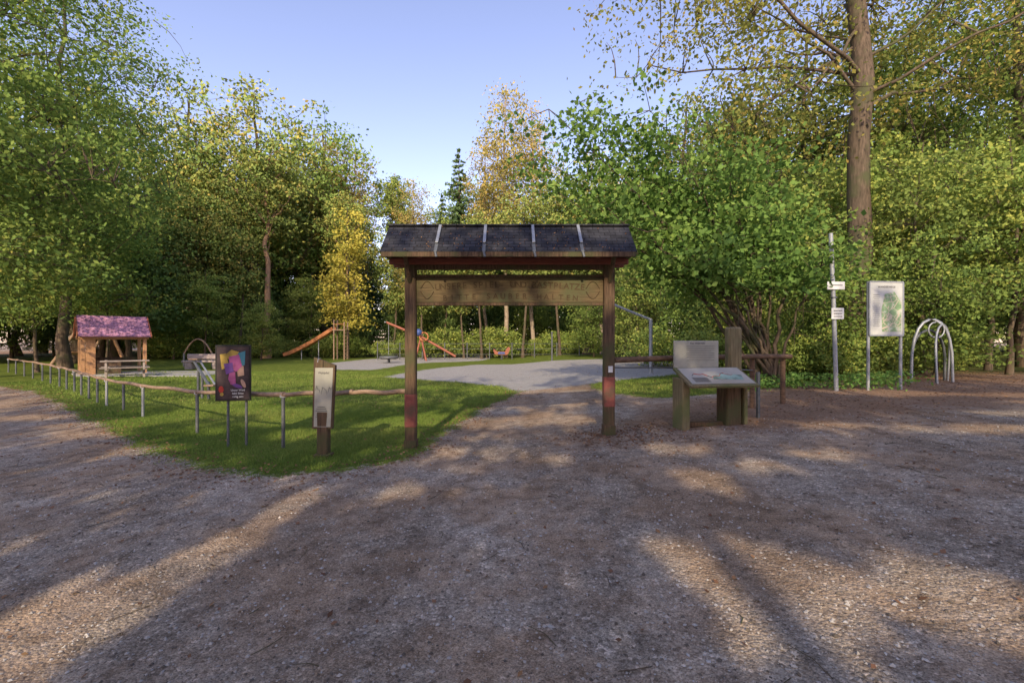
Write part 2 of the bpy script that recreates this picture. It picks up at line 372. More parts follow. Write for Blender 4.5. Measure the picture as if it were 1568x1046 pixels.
tr_ = ramp(N, [(0.3, (0.11, 0.07, 0.045)), (0.5, (0.26, 0.16, 0.10)), (0.62, (0.39, 0.235, 0.14)), (0.7, (0.25, 0.185, 0.135))]); L.new(tn.outputs[0], tr_.inputs[0])
fr_ = ramp(N, [(0.35, (0.05, 0.05, 0.02)), (0.55, (0.09, 0.11, 0.03)), (0.7, (0.17, 0.125, 0.05))]); L.new(ln.outputs[0], fr_.inputs[0])
c = mixc(N, L, mth(N, L, 'MULTIPLY', mask('litter', 0.9), 0.8), gcol, tr_.outputs[0])
c = mixc(N, L, mask('lawn', 0.12), c, lcol)
c = mixc(N, L, mask('forest', 2.0, 2.0), c, fr_.outputs[0])
c = mixc(N, L, mask('lightp', 0.3), c, pcol)
c = mixc(N, L, mask('sandp', 0.4), c, pcol)
b = N.new('ShaderNodeBsdfPrincipled'); L.new(c, b.inputs['Base Color']); b.inputs['Roughness'].default_value = 0.95
b.inputs['Specular IOR Level'].default_value = 0.1
hh = mth(N, L, 'ADD', mth(N, L, 'MULTIPLY', mid.outputs[0], 1.4), mth(N, L, 'ADD', mth(N, L, 'MULTIPLY', vo.outputs['Distance'], -0.5), mth(N, L, 'MULTIPLY', sv2.outputs[0], 0.15)))
bp = N.new('ShaderNodeBump'); bp.inputs['Strength'].default_value = 0.9; bp.inputs['Distance'].default_value = 0.03
L.new(hh, bp.inputs['Height']); L.new(bp.outputs[0], b.inputs['Normal'])
out(N, L, b.outputs[0])
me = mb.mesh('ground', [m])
for nm, pl in (('lawn', lawn), ('lightp', lightp), ('sandp', sandp), ('litter', litter), ('forest', forestp)):
    a = me.attributes.new(nm, 'FLOAT', 'POINT'); a.data.foreach_set('value', sdf(pl, X, Y).astype(np.float32).ravel())
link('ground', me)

# ------------------------------------------------------------------ grass blades
L_grass = leaf_mat('grass_blade', [(0.0, (0.055, 0.085, 0.014)), (0.5, (0.105, 0.155, 0.023)), (1.0, (0.19, 0.205, 0.045))], 0.3, K=1.45)
def grass(n, x0, x1, y0, y1, ln, wd):
    x = rng.uniform(x0, x1, n); y = rng.uniform(y0, y1, n)
    s = sdf(lawn, x, y) + 0.15*np.sin(x*5)*np.cos(y*4.3)+rng.normal(size=n)*0.10
    s2 = sdf(lightp, x, y); s3 = sdf(sandp, x, y)
    k = (s > 0) & (s2 < 0) & (s3 < 0); x = x[k]; y = y[k]; s = s[k]; n = len(x)
    base = np.stack([x, y, H(x, y)-0.005], 1)
    a = rng.uniform(0, 2*np.pi, n); le = ln*rng.uniform(0.4, 1.2, n)*np.clip(0.5+s, 0.5, 1)*(0.75+0.35*np.sin(x*1.7+y)*np.cos(y*2.3-x))
    w = np.stack([np.cos(a), np.sin(a), 0*a], 1)*wd
    lean = rng.normal(size=(n, 2))*0.45
    tip = base+np.stack([lean[:, 0]*le, lean[:, 1]*le, le], 1)
    Vv = np.stack([base-w, base+w, tip], 1).reshape(-1, 3)
    C = np.ones((n, 4)); C[:, 0] = rng.uniform(0, 1, n); C[:, 1] = 0.5+0.5*np.sin(x*0.9+1)*np.sin(y*1.3); C[:, 2] = 0.5
    return Vv, np.arange(3*n).reshape(-1, 3), np.repeat(C, 3, axis=0)
mb = MB()
mb.add(*(lambda t: (t[0], t[1], 0, t[2]))(grass(230000, -12, 0.5, 5.7, 13, 0.075, 0.006)))
mb.add(*(lambda t: (t[0], t[1], 0, t[2]))(grass(80000, -20, 8, 11, 24, 0.09, 0.014)))
link('grass', mb.mesh('grass', [L_grass]))

# ------------------------------------------------------------------ pebbles and fallen leaves
def pebbles(name, n, smin, smax, dmax, c1, c2):
    peb = simple_mat(name+'_stone', c1, c2, 1.9, 0.9, bump=0)
    d = 1.3+dmax*rng.uniform(0, 1, n)**1.3; t = rng.uniform(-1.25, 1.25, n); x = t*d; y = d
    k = (sdf(lawn, x, y) < 0.0); x = x[k]; y = y[k]; n = len(x)
    s = smin+(smax-smin)*rng.uniform(0, 1, n)**4
    s = s[:, None, None]
    oct_ = np.array([[1, 0, 0], [0, 1, 0], [-1, 0, 0], [0, -1, 0], [0, 0, .7], [0, 0, -.7]], float)
    Vp = oct_[None]*s*(1+0.45*rng.uniform(-1, 1, (n, 6, 1)))
    a = rng.uniform(0, 6.28, n); ca, sa = np.cos(a)[:, None], np.sin(a)[:, None]
    Vp = np.stack([Vp[:, :, 0]*ca-Vp[:, :, 1]*sa, Vp[:, :, 0]*sa+Vp[:, :, 1]*ca, Vp[:, :, 2]], -1)
    Vp += np.stack([x, y, H(x, y)+s[:, 0, 0]*0.3], 1)[:, None, :]
    f8 = np.array([[0, 1, 4], [1, 2, 4], [2, 3, 4], [3, 0, 4], [1, 0, 5], [2, 1, 5], [3, 2, 5], [0, 3, 5]])
    Fp = (f8[None]+6*np.arange(n)[:, None, None]).reshape(-1, 3)
    mb = MB(); mb.add(Vp.reshape(-1, 3), Fp, 0)
    link(name, mb.mesh(name, [peb]))
pebbles('gravel', 18000, 0.003, 0.015, 6.5, (0.24, 0.21, 0.18), (0.60, 0.57, 0.53))
pebbles('dark_gravel', 6000, 0.003, 0.014, 5.0, (0.07, 0.06, 0.05), (0.18, 0.15, 0.12))

L_fall = leaf_mat('fallen_leaf', [(0.0, (0.07, 0.04, 0.025)), (0.5, (0.16, 0.08, 0.045)), (0.85, (0.28, 0.15, 0.06)), (1.0, (0.38, 0.27, 0.07))], 0.1, 0.0, K=1.1)
xs = []; ys = []
def sc(n, fx, fy): xs.append(fx); ys.append(fy)
n = 1300; d = 1.6+14*rng.uniform(0, 1, n)**0.7; t = rng.uniform(-1.2, 1.2, n); sc(n, t*d, d)
pe = np.array(lawn[:14]); 
for (ax, ay), (bx, by) in zip(pe[:-1], pe[1:]):
    m_ = int(210*math.hypot(bx-ax, by-ay)/2); u = rng.uniform(0, 1, m_)
    sc(m_, ax+(bx-ax)*u+rng.normal(size=m_)*0.3, ay+(by-ay)*u+rng.normal(size=m_)*0.3-0.12)
n = 9500; x = rng.uniform(1.7, 22, n); y = rng.uniform(6.2, 17, n); k = sdf(litter, x, y) > rng.normal(size=n)*0.5; sc(0, x[k], y[k])
n = 1500; x = rng.uniform(-14, 8, n); y = rng.uniform(6, 22, n); sc(n, x, y)
n = 900; x = 1.7+rng.normal(size=n)*0.6; y = 7.2+rng.normal(size=n)*0.5; sc(n, x, y)
x = np.concatenate(xs); y = np.concatenate(ys)
inl = sdf(lawn, x, y) > 0
P = np.stack([x, y, H(x, y)+0.012+inl*0.03], 1)
mb = MB(); mb.leaves(P, 0.043, 2.2, 0, hv=rng.uniform(0, 1, len(P)), asp=0.7)
for q in range(110):
    yy = rng.uniform(1.6, 8); xx = rng.uniform(-1.1, 1.1)*yy; aa = rng.uniform(0, 3.14); ll = rng.uniform(0.03, 0.12)
    if sdf(lawn, np.array([xx]), np.array([yy]))[0] > 0: continue
    zz = h(xx, yy)+0.006
    mb.tube([[xx-ll*math.cos(aa), yy-ll*math.sin(aa), zz], [xx+0.01, yy, zz+0.006], [xx+ll*math.cos(aa+.2), yy+ll*math.sin(aa+.2), zz]], [0.003, 0.003, 0.002], 4, 1)
link('fallen_leaves', mb.mesh('fallen_leaves', [L_fall, bark]))

# ------------------------------------------------------------------ trees
def tg(x, y, s=0.05): return (x, y, h(x, y)-s)
beech1 = make_tree('beech_mesh', 11, [(0,0,0),(0.2,0,8),(0,0.3,16),(0.3,0,23)], 0.30,
    [(0,0,15,6.2,6.2,9),(2.5,-1,9,4.5,4.5,4),(-3,0,8,4,4,4),(1.5,-1.5,5,4.2,4,2.2)], 620, 66, 0.185, [bark, L_beech], 22, 0.95, 0.45, limb_r=0.22)
oakm = make_tree('oak_mesh', 12, [(0,0,0),(0.1,0,7),(0.5,0.3,14),(0.2,0,22)], 0.4,
    [(0,0,16,6.3,6,6.5),(-3.5,0,11.5,3.5,4,3.6),(3.5,0,12.5,3.5,4,4.4)], 360, 52, 0.30, [bark, L_oak], 18, 1.1, 0.55)
oakm2 = make_tree('oak_mesh2', 13, [(0,0,0),(-0.3,0,7),(0.3,0.3,13),(0,0,19)], 0.35,
    [(0,0,13,5,5,7),(-2.5,0,8.5,3.5,3,3.5),(2.5,0,8,3.5,3,3.5)], 300, 50, 0.29, [bark, L_beech], 16, 1.0, 0.55)
darkm = make_tree('dark_mesh', 14, [(0,0,0),(0.3,0,6),(0,0.3,11),(0,0,15)], 0.25,
    [(0,0,9.8,4.5,4.5,6),(1,0,5,4.3,4,2.6)], 250, 50, 0.32, [bark, L_darkg], 14, 1.0, 0.6)
younga = make_tree('young_mesh', 15, [(0,0,0),(0.2,0,3),(0,0.2,6),(0,0,9)], 0.1,
    [(0,0,5.5,2.6,2.6,3.6),(0.6,0,2.2,2.4,2.2,1.7)], 200, 42, 0.18, [bark, L_yg], 14, 0.6, 0.5)
youngb = make_tree('youngb_mesh', 16, [(0,0,0),(-0.3,0,3),(0.2,0.2,5),(0,0,7.5)], 0.09,
    [(0,0,4.5,2.7,2.6,3.2),(-0.5,0,1.8,2.3,2.2,1.5)], 200, 42, 0.18, [bark, L_beech], 14, 0.6, 0.5)
youngc = make_tree('youngc_mesh', 25, [(0,0,0),(0.25,0,4),(0,0.3,7),(0,0,10)], 0.11,
    [(0,0,7.0,2.9,2.8,3.0),(0.8,0,4.2,2.2,2.2,1.3)], 190, 44, 0.17, [bark, L_yg], 16, 0.62, 0.4, base=0.25)
shrub = make_tree('shrub_mesh', 17, [(0,0,0),(0.1,0,0.8),(0,0,1.8)], 0.05,
    [(0,0,1.3,1.7,1.5,1.3),(0.8,0,0.8,1.2,1.2,0.8)], 110, 40, 0.14, [bark, L_yg], 12, 0.42, 0.6, base=0.05)
birch = make_tree('birch_mesh', 18, [(0,0,0),(0.3,0,8),(0.1,0.2,16),(0.3,0,24)], 0.22,
    [(0,0,17,2.7,2.7,7.5),(0.5,0,11,2,2,3)], 200, 42, 0.22, [bark_b, L_bir], 22, 0.7, 0.9, up=0.2, base=0.35)
ash = make_tree('ash_mesh', 28, [(0,0,0),(0.4,0,6),(0.0,0.2,12),(0.3,0,17)], 0.15,
    [(0,0,13,2.8,2.7,4.8),(0.6,0,8.0,2,2,1.6)], 170, 46, 0.26, [bark, L_oak], 16, 0.8, 0.6, base=0.4)
yellow = make_tree('yellow_mesh', 19, [(0,0,0),(0.1,0,5),(0,0.1,9),(0,0,14)], 0.16,
    [(0.4,0,10.6,1.5,1.8,4.0),(-0.5,0,6.9,2.1,2.0,3.8),(0.7,0,4.2,1.7,1.8,1.6)], 150, 42, 0.24, [bark, L_yel], 14, 0.65, 0.6)
larch = make_tree('larch_mesh', 20, [(0,0,0),(0,0,8),(0,0,15),(0,0,21.5)], 0.2,
    [(0,0,17.8,2.4,2.4,3.6)], 130, 55, 0.26, [bark_b, L_yg], 14, 0.6, 0.9, up=0.1, base=0.6)
pine = make_tree('pine_mesh', 21, [(0,0,0),(0.2,0,7),(-0.1,0,14),(0.2,0,20)], 0.36,
    [(0,0,17.5,3.6,3.4,3.6),(1,0,13.5,2.5,2.4,1.4)], 130, 60, 0.28, [bark_l, L_oak], 14, 0.8, 0.45, base=0.5)
spruce = make_spruce('spruce_mesh', 22, 22, 4.6, [bark, L_spr], ls=0.42)

forest = bpy.data.objects.new('distant_forest', None); COL.objects.link(forest)
def put(me, name, x, y, s=1.0, rot=None, par=None, sz=None):
    rot = random.uniform(0, 6.28) if rot is None else rot
    o = link(name, me, tg(x, y), rot, (s, s, s*(sz or 1)))
    if par: o.parent = par
    return o
put(oakm, 'oak_tree', -27.5, 48, 1.25, 0.3); put(oakm, 'oak_tree', -35.5, 50, 1.28, 2.1); put(oakm, 'oak_tree', -41, 47, 1.05, 4.1)
put(oakm2, 'oak_tree', -22.5, 54, 1.40, 1.0)
put(birch, 'birch_tree', -20.2, 52, 1.03, 0.4); put(birch, 'birch_tree', -18.2, 53, 0.98, 2.0)
put(yellow, 'yellow_maple_tree', -15.2, 42, 1.0, 0)
put(larch, 'larch_tree', -14.4, 56, 1.04, 0)
put(spruce, 'spruce_tree', -6.4, 55, 1.13, 0)
put(spruce, 'spruce_tree', -3.6, 59, 1.0, 1); put(spruce, 'spruce_tree', -8.9, 58, 0.92, 2); put(spruce, 'spruce_tree', -25, 60, 1.2, 3)
put(birch, 'birch_tree', -0.7, 45, 1.13, 1.2); put(birch, 'birch_tree', -2.6, 47, 0.9, 2.5); put(birch, 'birch_tree', 2.2, 46, 1.05, 3.5)
put(pine, 'pine_tree', -23.2, 43, 0.95, 0.5); put(pine, 'pine_tree', -17.0, 47, 0.8, 1.5)
for x, y, s, me_ in [(-9.5,44,.72,birch),(-6.8,45.5,.8,ash),(-2.8,42,.8,ash),(1.0,42,.9,ash),(4.5,43,.95,ash),(8.5,43,.8,birch),(-12,46,.75,ash),(-4.6,43.5,.7,ash),(6.6,41.8,.85,ash),(-8.2,42.2,.7,ash),(-25.5,42.5,.9,ash),(-30,43,.95,ash),(11,40,.9,ash)]:
    put(me_, 'ash_tree' if me_ is ash else 'birch_tree', x, y, s)
put(younga, 'hornbeam_tree', -21.5, 39, 0.62, 0.5)
for k in range(42):
    x = -62+k*3.1+random.uniform(-1, 1); y = random.uniform(58, 70)
    px = x/y
    if -0.36 < px < -0.12: me_ = random.choice([darkm, spruce, darkm]); s = 1.0 if me_ is darkm else 0.76
    else:
        me_ = random.choice([darkm, oakm2, oakm, spruce]); s = {darkm: 1.35, oakm2: 1.2, oakm: 1.12, spruce: 1.05}[me_]
    put(me_, 'forest_tree', x, y, s*random.uniform(0.9, 1.08), par=forest)
for k in range(26):
    put(darkm, 'forest_tree', -92+k*7.4+random.uniform(-1, 1), random.uniform(78, 86), random.uniform(0.95, 1.1), par=forest)
for k in range(20):
    put(younga if k % 2 else shrub, 'forest_shrub', -62+k*6.0+random.uniform(-1, 1), random.uniform(72, 76), 1.0 if k % 2 else 2.4, par=forest)
for k in range(18):
    side = -1 if k % 2 else 1
    put(younga, 'forest_shrub', side*(46+k*1.9), 50+random.uniform(-12, 6)-k*0.6, random.uniform(1.1, 1.4), par=forest)
for k in range(26):
    x = -55+k*3.5+random.uniform(-0.8, 0.8); y = random.uniform(46, 53)
    me_ = random.choice([younga, youngb, youngc, darkm]); s = 0.5 if me_ is darkm else 0.85
    put(me_, 'understory_tree', x, y, s*random.uniform(0.8, 1.15), par=forest)
for k in range(30):
    x = -36+k*2.1+random.uniform(-0.8, 0.8); y = random.uniform(43, 47)
    put(shrub, 'forest_shrub', x, y, random.uniform(0.7, 1.4), par=forest)
for k in range(20):
    side = -1 if k % 2 else 1
    put(random.choice([darkm, oakm2]), 'forest_tree', side*random.uniform(42, 64), random.uniform(8, 56), random.uniform(0.9, 1.2), par=forest)
# left side
put(beech1, 'beech_tree', -23.6, 19.0, 1.06, 0.5); put(beech1, 'beech_tree', -26.5, 27, 1.0, 2.5)
put(oakm2, 'oak_tree', -32, 33, 1.05, 1.5)
put(darkm, 'beech_tree', -32, 38, 0.9); put(darkm, 'beech_tree', -37, 32, 0.9); put(darkm, 'beech_tree', -38, 42, 0.95); put(darkm, 'beech_tree', -44, 36, 1.0)
put(youngb, 'hornbeam_tree', -30.5, 41, 0.9); put(youngc, 'hornbeam_tree', -27, 40, 0.8); put(youngc, 'hornbeam_tree', -29, 32.5, 0.7); put(youngc, 'hornbeam_tree', -33, 28, 0.9)
put(youngc, 'hornbeam_tree', -24.5, 23.5, 0.8)

# right side: big old tree with sparse autumn crown
big_oak = make_tree('big_oak_mesh', 31, [(0,0,0),(0.1,0,7),(0.1,0,13),(0.3,0,20),(0.5,0,27)], 0.40,
    [(-4.4,0.5,13.5,5.0,4,3.6),(0.5,1.5,19,8,5,6),(4.5,1,13,4.5,4,3.8),(-2.5,1,9.6,4.2,3,1.8)], 480, 54, 0.155, [bark, L_old], 30, 0.85, 0.45, limb_r=0.24, base=0.34, taper=0.55, rise=0.35)
put(big_oak, 'old_oak_tree', 12.0, 16.0, 1.0, 0)
put(beech1, 'beech_tree', 22.0, 19.5, 0.9, 1.2); put(oakm, 'oak_tree', 17.0, 26, 0.85, 3.0); put(oakm2, 'oak_tree', 24, 27, 1.0, 0.2)
put(oakm, 'oak_tree', 12, 31, 0.78, 2.2); put(oakm2, 'oak_tree', 18, 34, 0.95, 4.2); put(oakm, 'oak_tree', 7, 42, 0.8, 1.2)
put(beech1, 'beech_tree', 29, 22, 0.95, 5.0)
for x, y, s in [(30,36,1),(37,40,1),(28,44,1),(41,33,1),(23,40,1),(34,30,.9),(46,44,1.1),(35,50,1.1)]: put(darkm, 'forest_tree', x, y, s, par=forest)
und = [(14.2,15.7,.8,youngc),(16.6,15.2,.8,youngc),(11.0,18.5,.95,younga),(18.3,17.5,.95,youngc),(14.3,19.5,1.0,youngc),(20.8,16.5,.85,youngc),(9.2,18.0,.8,younga),(9.5,22.5,.9,youngb),
       (12.5,24,1.0,youngc),(23.5,20,1.0,youngc),(7.5,27,0.8,younga),(16.5,21.5,1.0,youngc),(6.5,36,.8,youngb),(10,33,.8,youngc),(26,23,1,youngc),(13,14.0,.62,youngb),(10.0,14.6,.66,youngb),(19.5,21,1.1,youngc),(15.5,28,.9,youngb),(21,24,.8,youngb),(26,29,.9,youngb)]
for x, y, s, me_ in und: put(me_, 'hornbeam_tree', x, y, s)
for x, y, s in [(9.6,13.8,.6),(11.3,14.4,.7),(8.4,14.5,.6),(12.9,15.4,.5),(10.3,16.5,.9),(7.6,17,.7),(16.8,17.8,.45),(6.8,22,.8),(20,20,.5)]:
    put(shrub, 'undergrowth_bush', x, y, s)

# near green maple bush leaning over the gate (multi-stemmed)
def make_bush():
    r = np.random.default_rng(77); mb = MB(); C = []; S = []
    ends = [(-6.0,-0.6,7.1),(-5.0,0.4,7.9),(-5.9,-0.3,5.2),(-4.6,-1.2,4.5),(-3.6,0.3,6.6),(-4.2,0.8,5.4),(-3.0,-0.9,4.1),(-2.3,0.2,6.0),(-1.5,-0.8,5.3),(-0.5,0.4,4.9),(-3.2,-0.3,7.2),(0.8,0.1,4.4),(-1.5,0.6,4.0),(-2.3,-1.3,3.4),(1.2,-0.6,3.4),(-6.2,0,6.2),(-0.2,-0.3,6.2),(-4.6,0.2,6.6),(-1.4,0.3,6.9)]
    for e in ends:
        e = np.array(e, float); a = np.array([r.normal()*0.2, r.normal()*0.15, 0])
        mid = np.array([e[0]*0.30, e[1]*0.5, e[2]*0.50+0.3]) if e[0] < -3 else np.array([e[0]*0.3, e[1]*0.5, e[2]*0.6])
        B = bez(a, mid, e, 14); B[1:] += r.normal(size=(13, 3))*0.035
        r0 = r.uniform(0.035, 0.07); mb.tube(B, np.linspace(r0, 0.008, 14), 6, 0)
        S.append(B[4:])
        for t in range(5, 14):
            nb = 3
            for q in range(nb):
                f = t/13; d = r.normal(size=3)*np.array([1, 1, .55]); d /= np.linalg.norm(d)
                c_ = B[t]+d*(0.25+0.95*r.uniform())*(0.6+0.3*f)
                if f < 0.5 and r.uniform() < 0.6: continue
                C.append(c_)
                mb.tube(bez(B[t], (B[t]+c_)/2+[0, 0, 0.06], c_, 4), np.linspace(0.012, 0.004, 4), 4, 0)
    C = np.array(C); C = C[(C[:, 2] > 2.6)]
    n = len(C); lpc = 54; k = np.repeat(np.arange(n), lpc)
    off = r.normal(size=(n*lpc, 3))*np.array([.33, .33, .13]); off[:, 2] -= 0.25*(off[:, 0]**2+off[:, 1]**2)
    P = C[k]+off; cc = r.uniform(0, 1, n)
    mb.leaves(P, 0.125, 0.8, 1, clu=cc[k], hv=0.5+0*P[:, 2], asp=0.78, r=r, spread=0.5)
    return mb.mesh('maple_bush_mesh', [bark, L_green])
link('maple_bush', make_bush(), tg(6.9, 12.2))
fern = MB()
for (cx, cy, n_) in [(7.0,11.8,60),(6.3,12.1,50),(8.2,11.6,60),(9.2,11.9,50),(7.6,12.4,60),(5.9,11.4,30),(8.9,11.2,30),(10.2,12.3,50)]:
    p = np.stack([cx+rng.normal(size=n_*6)*0.35, cy+rng.normal(size=n_*6)*0.3, 0*np.arange(n_*6)], 1)
    p[:, 2] = H(p[:, 0], p[:, 1])+rng.uniform(0.03, 0.35, n_*6)
    fern.leaves(p, 0.09, 0.8, 0)
link('undergrowth_plants', fern.mesh('undergrowth_plants', [L_green]))

# ------------------------------------------------------------------ trees behind the viewpoint (unseen; leaf gaps cut to shape their dappled shade)
lit = [(-2.60,2.55,.22,.8),(-2.42,3.55,.16,.6),(-2.35,4.4,.12,.4),(-3.15,2.5,.15,.5),(1.60,2.90,.36,.42),(1.42,2.35,.22,.35),(2.50,2.62,.34,.46),(2.85,2.3,.25,.35),(1.12,3.3,.14,.18),
       (1.98,4.9,.20,.32),(2.8,5.3,.24,.2),(3.7,5.7,.28,.17),(2.2,6.2,.34,.18),(6.6,6.9,.9,.2),(8.6,8.1,1.1,.22),(-.9,6.6,.18,.22),(-1.27,4.8,.12,.22),(-6.2,7.2,.5,.26),(-8.4,8.5,.7,.3),(-9.6,9.4,.6,.3),
       (-4.2,8.3,.6,.4),(-2.6,9.0,.6,.35),(0.6,5.9,.14,.17),(-11.5,10.4,.9,.35),(11,9.2,1.4,.35),(13,7.6,1.2,.3),(-5.2,9.6,.7,.35),(5.0,7.4,.4,.15),(-19.3,24.5,2.2,1.6),(-15,41,3,3)]
def reject(P):
    t = (P[:, 2]-0.1)/(-SD[2]); gx_ = P[:, 0]+SD[0]*t; gy_ = P[:, 1]+SD[1]*t
    rj = np.zeros(len(P), bool)
    wob = 1+0.35*np.sin(gx_*9+gy_*5)*np.cos(gy_*7-gx_*4)
    for x, y, rx, ry in lit:
        rj |= (((gx_-x)/(rx*1.15+.10))**2+((gy_-y)/(ry*1.2+.15))**2) < wob
    s = np.sin(gx_*0.75+1.3+0.5*np.sin(gy_*0.35))+np.sin(gy_*0.95+0.4*gx_)+0.8*np.sin(gx_*1.9-gy_*0.7)+0.8*np.sin(gy_*2.1+gx_*0.9+2)
    thr = np.where((gx_ > 4.5) & (gy_ < 16), 1.6, np.where(gy_ < 17, 0.75, 0.3))
    rj |= (gy_ > 8.3) & (s > thr)
    return rj
for (tx, ty, Ht, Rr, sd) in [(-20,-14,19,4.5,41),(-13.5,-16,20,4.6,42),(-7,-14,19,4.5,43),(-0.5,-16,20,4.6,44),(5.5,-14,19,4.5,45),(12,-16,19,4.6,46),(18.5,-14,19,4.6,47),(-3.5,-11.5,11,3.4,48),(2.5,-11.5,11,3.4,49),(8.5,-11.5,11,3.4,50),(-9.5,-11.5,11,3.4,51),(-26,-14,19,4.6,52),(14.5,-11.5,11,3.4,53)]:
    rej = (lambda P, tx=tx, ty=ty: reject(P+np.array([tx, ty, 0])))
    meb = make_tree('rear_shade_beech_mesh', sd, [(0,0,0),(0.1,0,Ht*.4),(0,0,Ht*.7),(0,0,Ht*.9)], 0.2,
        [(0,0,Ht*0.66,Rr,2.2,Ht*0.34),(0,0,Ht*0.32,Rr*.9,2.2,Ht*.2)], 170, 46, 0.36, [bark, L_beech], 6, 1.0, 0.9, up=0.0, reject=rej, shell=0.6, limb_r=0.15)
    o = link('beech_tree', meb, (tx, ty, 0), 0)

# ------------------------------------------------------------------ object helpers
def empty(name, loc, rz=0):
    e = bpy.data.objects.new(name, None); COL.objects.link(e); e.location = loc; e.rotation_euler = (0, 0, rz); e.empty_display_size = 0.2; return e
def box(name, par, size, loc, mat, rot=(0, 0, 0), bev=0.006):
    bm = bmesh.new(); bmesh.ops.create_cube(bm, size=1.0)
    bmesh.ops.scale(bm, vec=size, verts=bm.verts)
    if bev: bmesh.ops.bevel(bm, geom=bm.edges[:], offset=min(bev, min(size)*0.3), segments=1, affect='EDGES')
    me = bpy.data.meshes.new(name); bm.to_mesh(me); bm.free(); me.materials.append(mat)
    o = bpy.data.objects.new(name, me); COL.objects.link(o); o.parent = par; o.location = loc; o.rotation_euler = rot
    return o
def pipe(name, par, pts, r, mat, sides=10, r2=None):
    mb = MB(); P = np.array(pts, float)
    mb.tube(P, np.linspace(r, r2 if r2 else r, len(P)), sides, 0)
    for idx in (0, -1):
        V_ = mb.v[0][:sides] if idx == 0 else mb.v[0][-sides:]
        mb.add(V_, [list(range(sides))], 0)
    o = link(name, mb.mesh(name, [mat]), (0, 0, 0)); o.parent = par; return o
def poly(name, par, pts, thick, mat, loc=(0, 0, 0), rot=(0, 0, 0)):
    """flat polygon in XZ plane, extruded along Y"""
    bm = bmesh.new(); vs = [bm.verts.new((p[0], 0, p[1])) for p in pts]; f = bm.faces.new(vs)
    g = bmesh.ops.extrude_face_region(bm, geom=[f]); bmesh.ops.translate(bm, vec=(0, thick, 0), verts=[v for v in g['geom'] if isinstance(v, bmesh.types.BMVert)])
    bmesh.ops.recalc_face_normals(bm, faces=bm.faces)
    me = bpy.data.meshes.new(name); bm.to_mesh(me); bm.free(); me.materials.append(mat)
    o = bpy.data.objects.new(name, me); COL.objects.link(o); o.parent = par; o.location = loc; o.rotation_euler = rot; return o
def text(name, par, body, size, loc, mat, rot=(math.pi/2, 0, 0), ext=0.004, align='CENTER', space=1.0):
    cu = bpy.data.curves.new(name, 'FONT'); cu.body = body; cu.size = size; cu.extrude = ext; cu.align_x = align; cu.align_y = 'CENTER'
    cu.space_character = space; cu.offset = size*0.012
    cu.materials.append(mat); o = bpy.data.objects.new(name, cu); COL.objects.link(o); o.parent = par; o.location = loc; o.rotation_euler = rot; return o
def ell(cx, cz, rx, rz, n=18, rot=0):
    return [(cx+rx*math.cos(a)*math.cos(rot)-rz*math.sin(a)*math.sin(rot), cz+rx*math.cos(a)*math.sin(rot)+rz*math.sin(a)*math.cos(rot)) for a in [2*math.pi*i/n for i in range(n)]]

# ------------------------------------------------------------------ gate
g = empty('wooden_entrance_gate', (0, 7.3, 0))
for nm, x, zb in (('post_left', -1.62, -0.15), ('post_right', 1.55, 0.08)):
    box(nm, g, (0.17, 0.17, 2.93-zb), (x, 0, (2.93+zb)/2), wood_dark, bev=0.02)
box('red_band_left', g, (0.178, 0.178, 0.55), (-1.62, 0, 0.50), red_band, bev=0.02)
box('red_band_right', g, (0.178, 0.178, 0.5), (1.55, 0, 0.80), red_band, bev=0.02)
box('foot_left', g, (0.19, 0.19, 0.14), (-1.62, 0, -0.04), wood_dark)
box('foot_right', g, (0.19, 0.19, 0.20), (1.55, 0, 0.17), wood_dark)
box('notice_tag', g, (0.07, 0.006, 0.10), (1.56, -0.095, 1.16), white_p, bev=0)
box('sign_board', g, (2.99, 0.05, 0.40), (-0.035, 0.0, 2.42), wood_board, bev=0.008)
box('sign_rail_top', g, (2.99, 0.07, 0.045), (-0.035, -0.002, 2.645), wood_dark)
box('sign_rail_bottom', g, (2.99, 0.07, 0.045), (-0.035, -0.002, 2.195), wood_dark)
def arc_text(s, cx, cz, width, sag, size):
    n_ = len(s)
    for q, ch in enumerate(s):
        if ch == ' ': continue
        u = (q+0.5)/n_*2-1
        text('letter', g, ch, size, (cx+u*width/2, -0.026, cz+sag*(1-u*u)), wood_text, rot=(math.pi/2, math.atan(2*sag*u/(width/2)), 0), ext=0.004)
arc_text('UNSERE SPIEL- UND RASTPLATZE', -0.03, 2.46, 2.4, 0.045, 0.135)
arc_text('BITTE SAUBER HALTEN', -0.03, 2.285, 2.2, 0.035, 0.12)
for x0_, x1_ in ((-1.46, -1.25), (1.18, 1.40)):
    pipe('carved_border', g, [(x0_+(x1_-x0_)*t, -0.027, 2.44+0.12*math.sin(3.14*t)) for t in np.linspace(0, 1, 8)], 0.006, wood_text, 5)
    pipe('carved_border', g, [(x0_+(x1_-x0_)*t, -0.027, 2.40-0.12*math.sin(3.14*t)) for t in np.linspace(0, 1, 8)], 0.006, wood_text, 5)
box('beam_front', g, (3.75, 0.08, 0.10), (-0.05, -0.14, 2.86), red_beam)
box('beam_back', g, (3.75, 0.08, 0.10), (-0.05, 0.14, 2.86), red_beam)
box('tie_beam', g, (3.0, 0.12, 0.10), (-0.035, 0.0, 2.80), wood_dark)
ez, rz, hd = 2.90, 3.40, 0.52
sl = math.atan2(rz-ez, hd); Ls = math.hypot(rz-ez, hd)
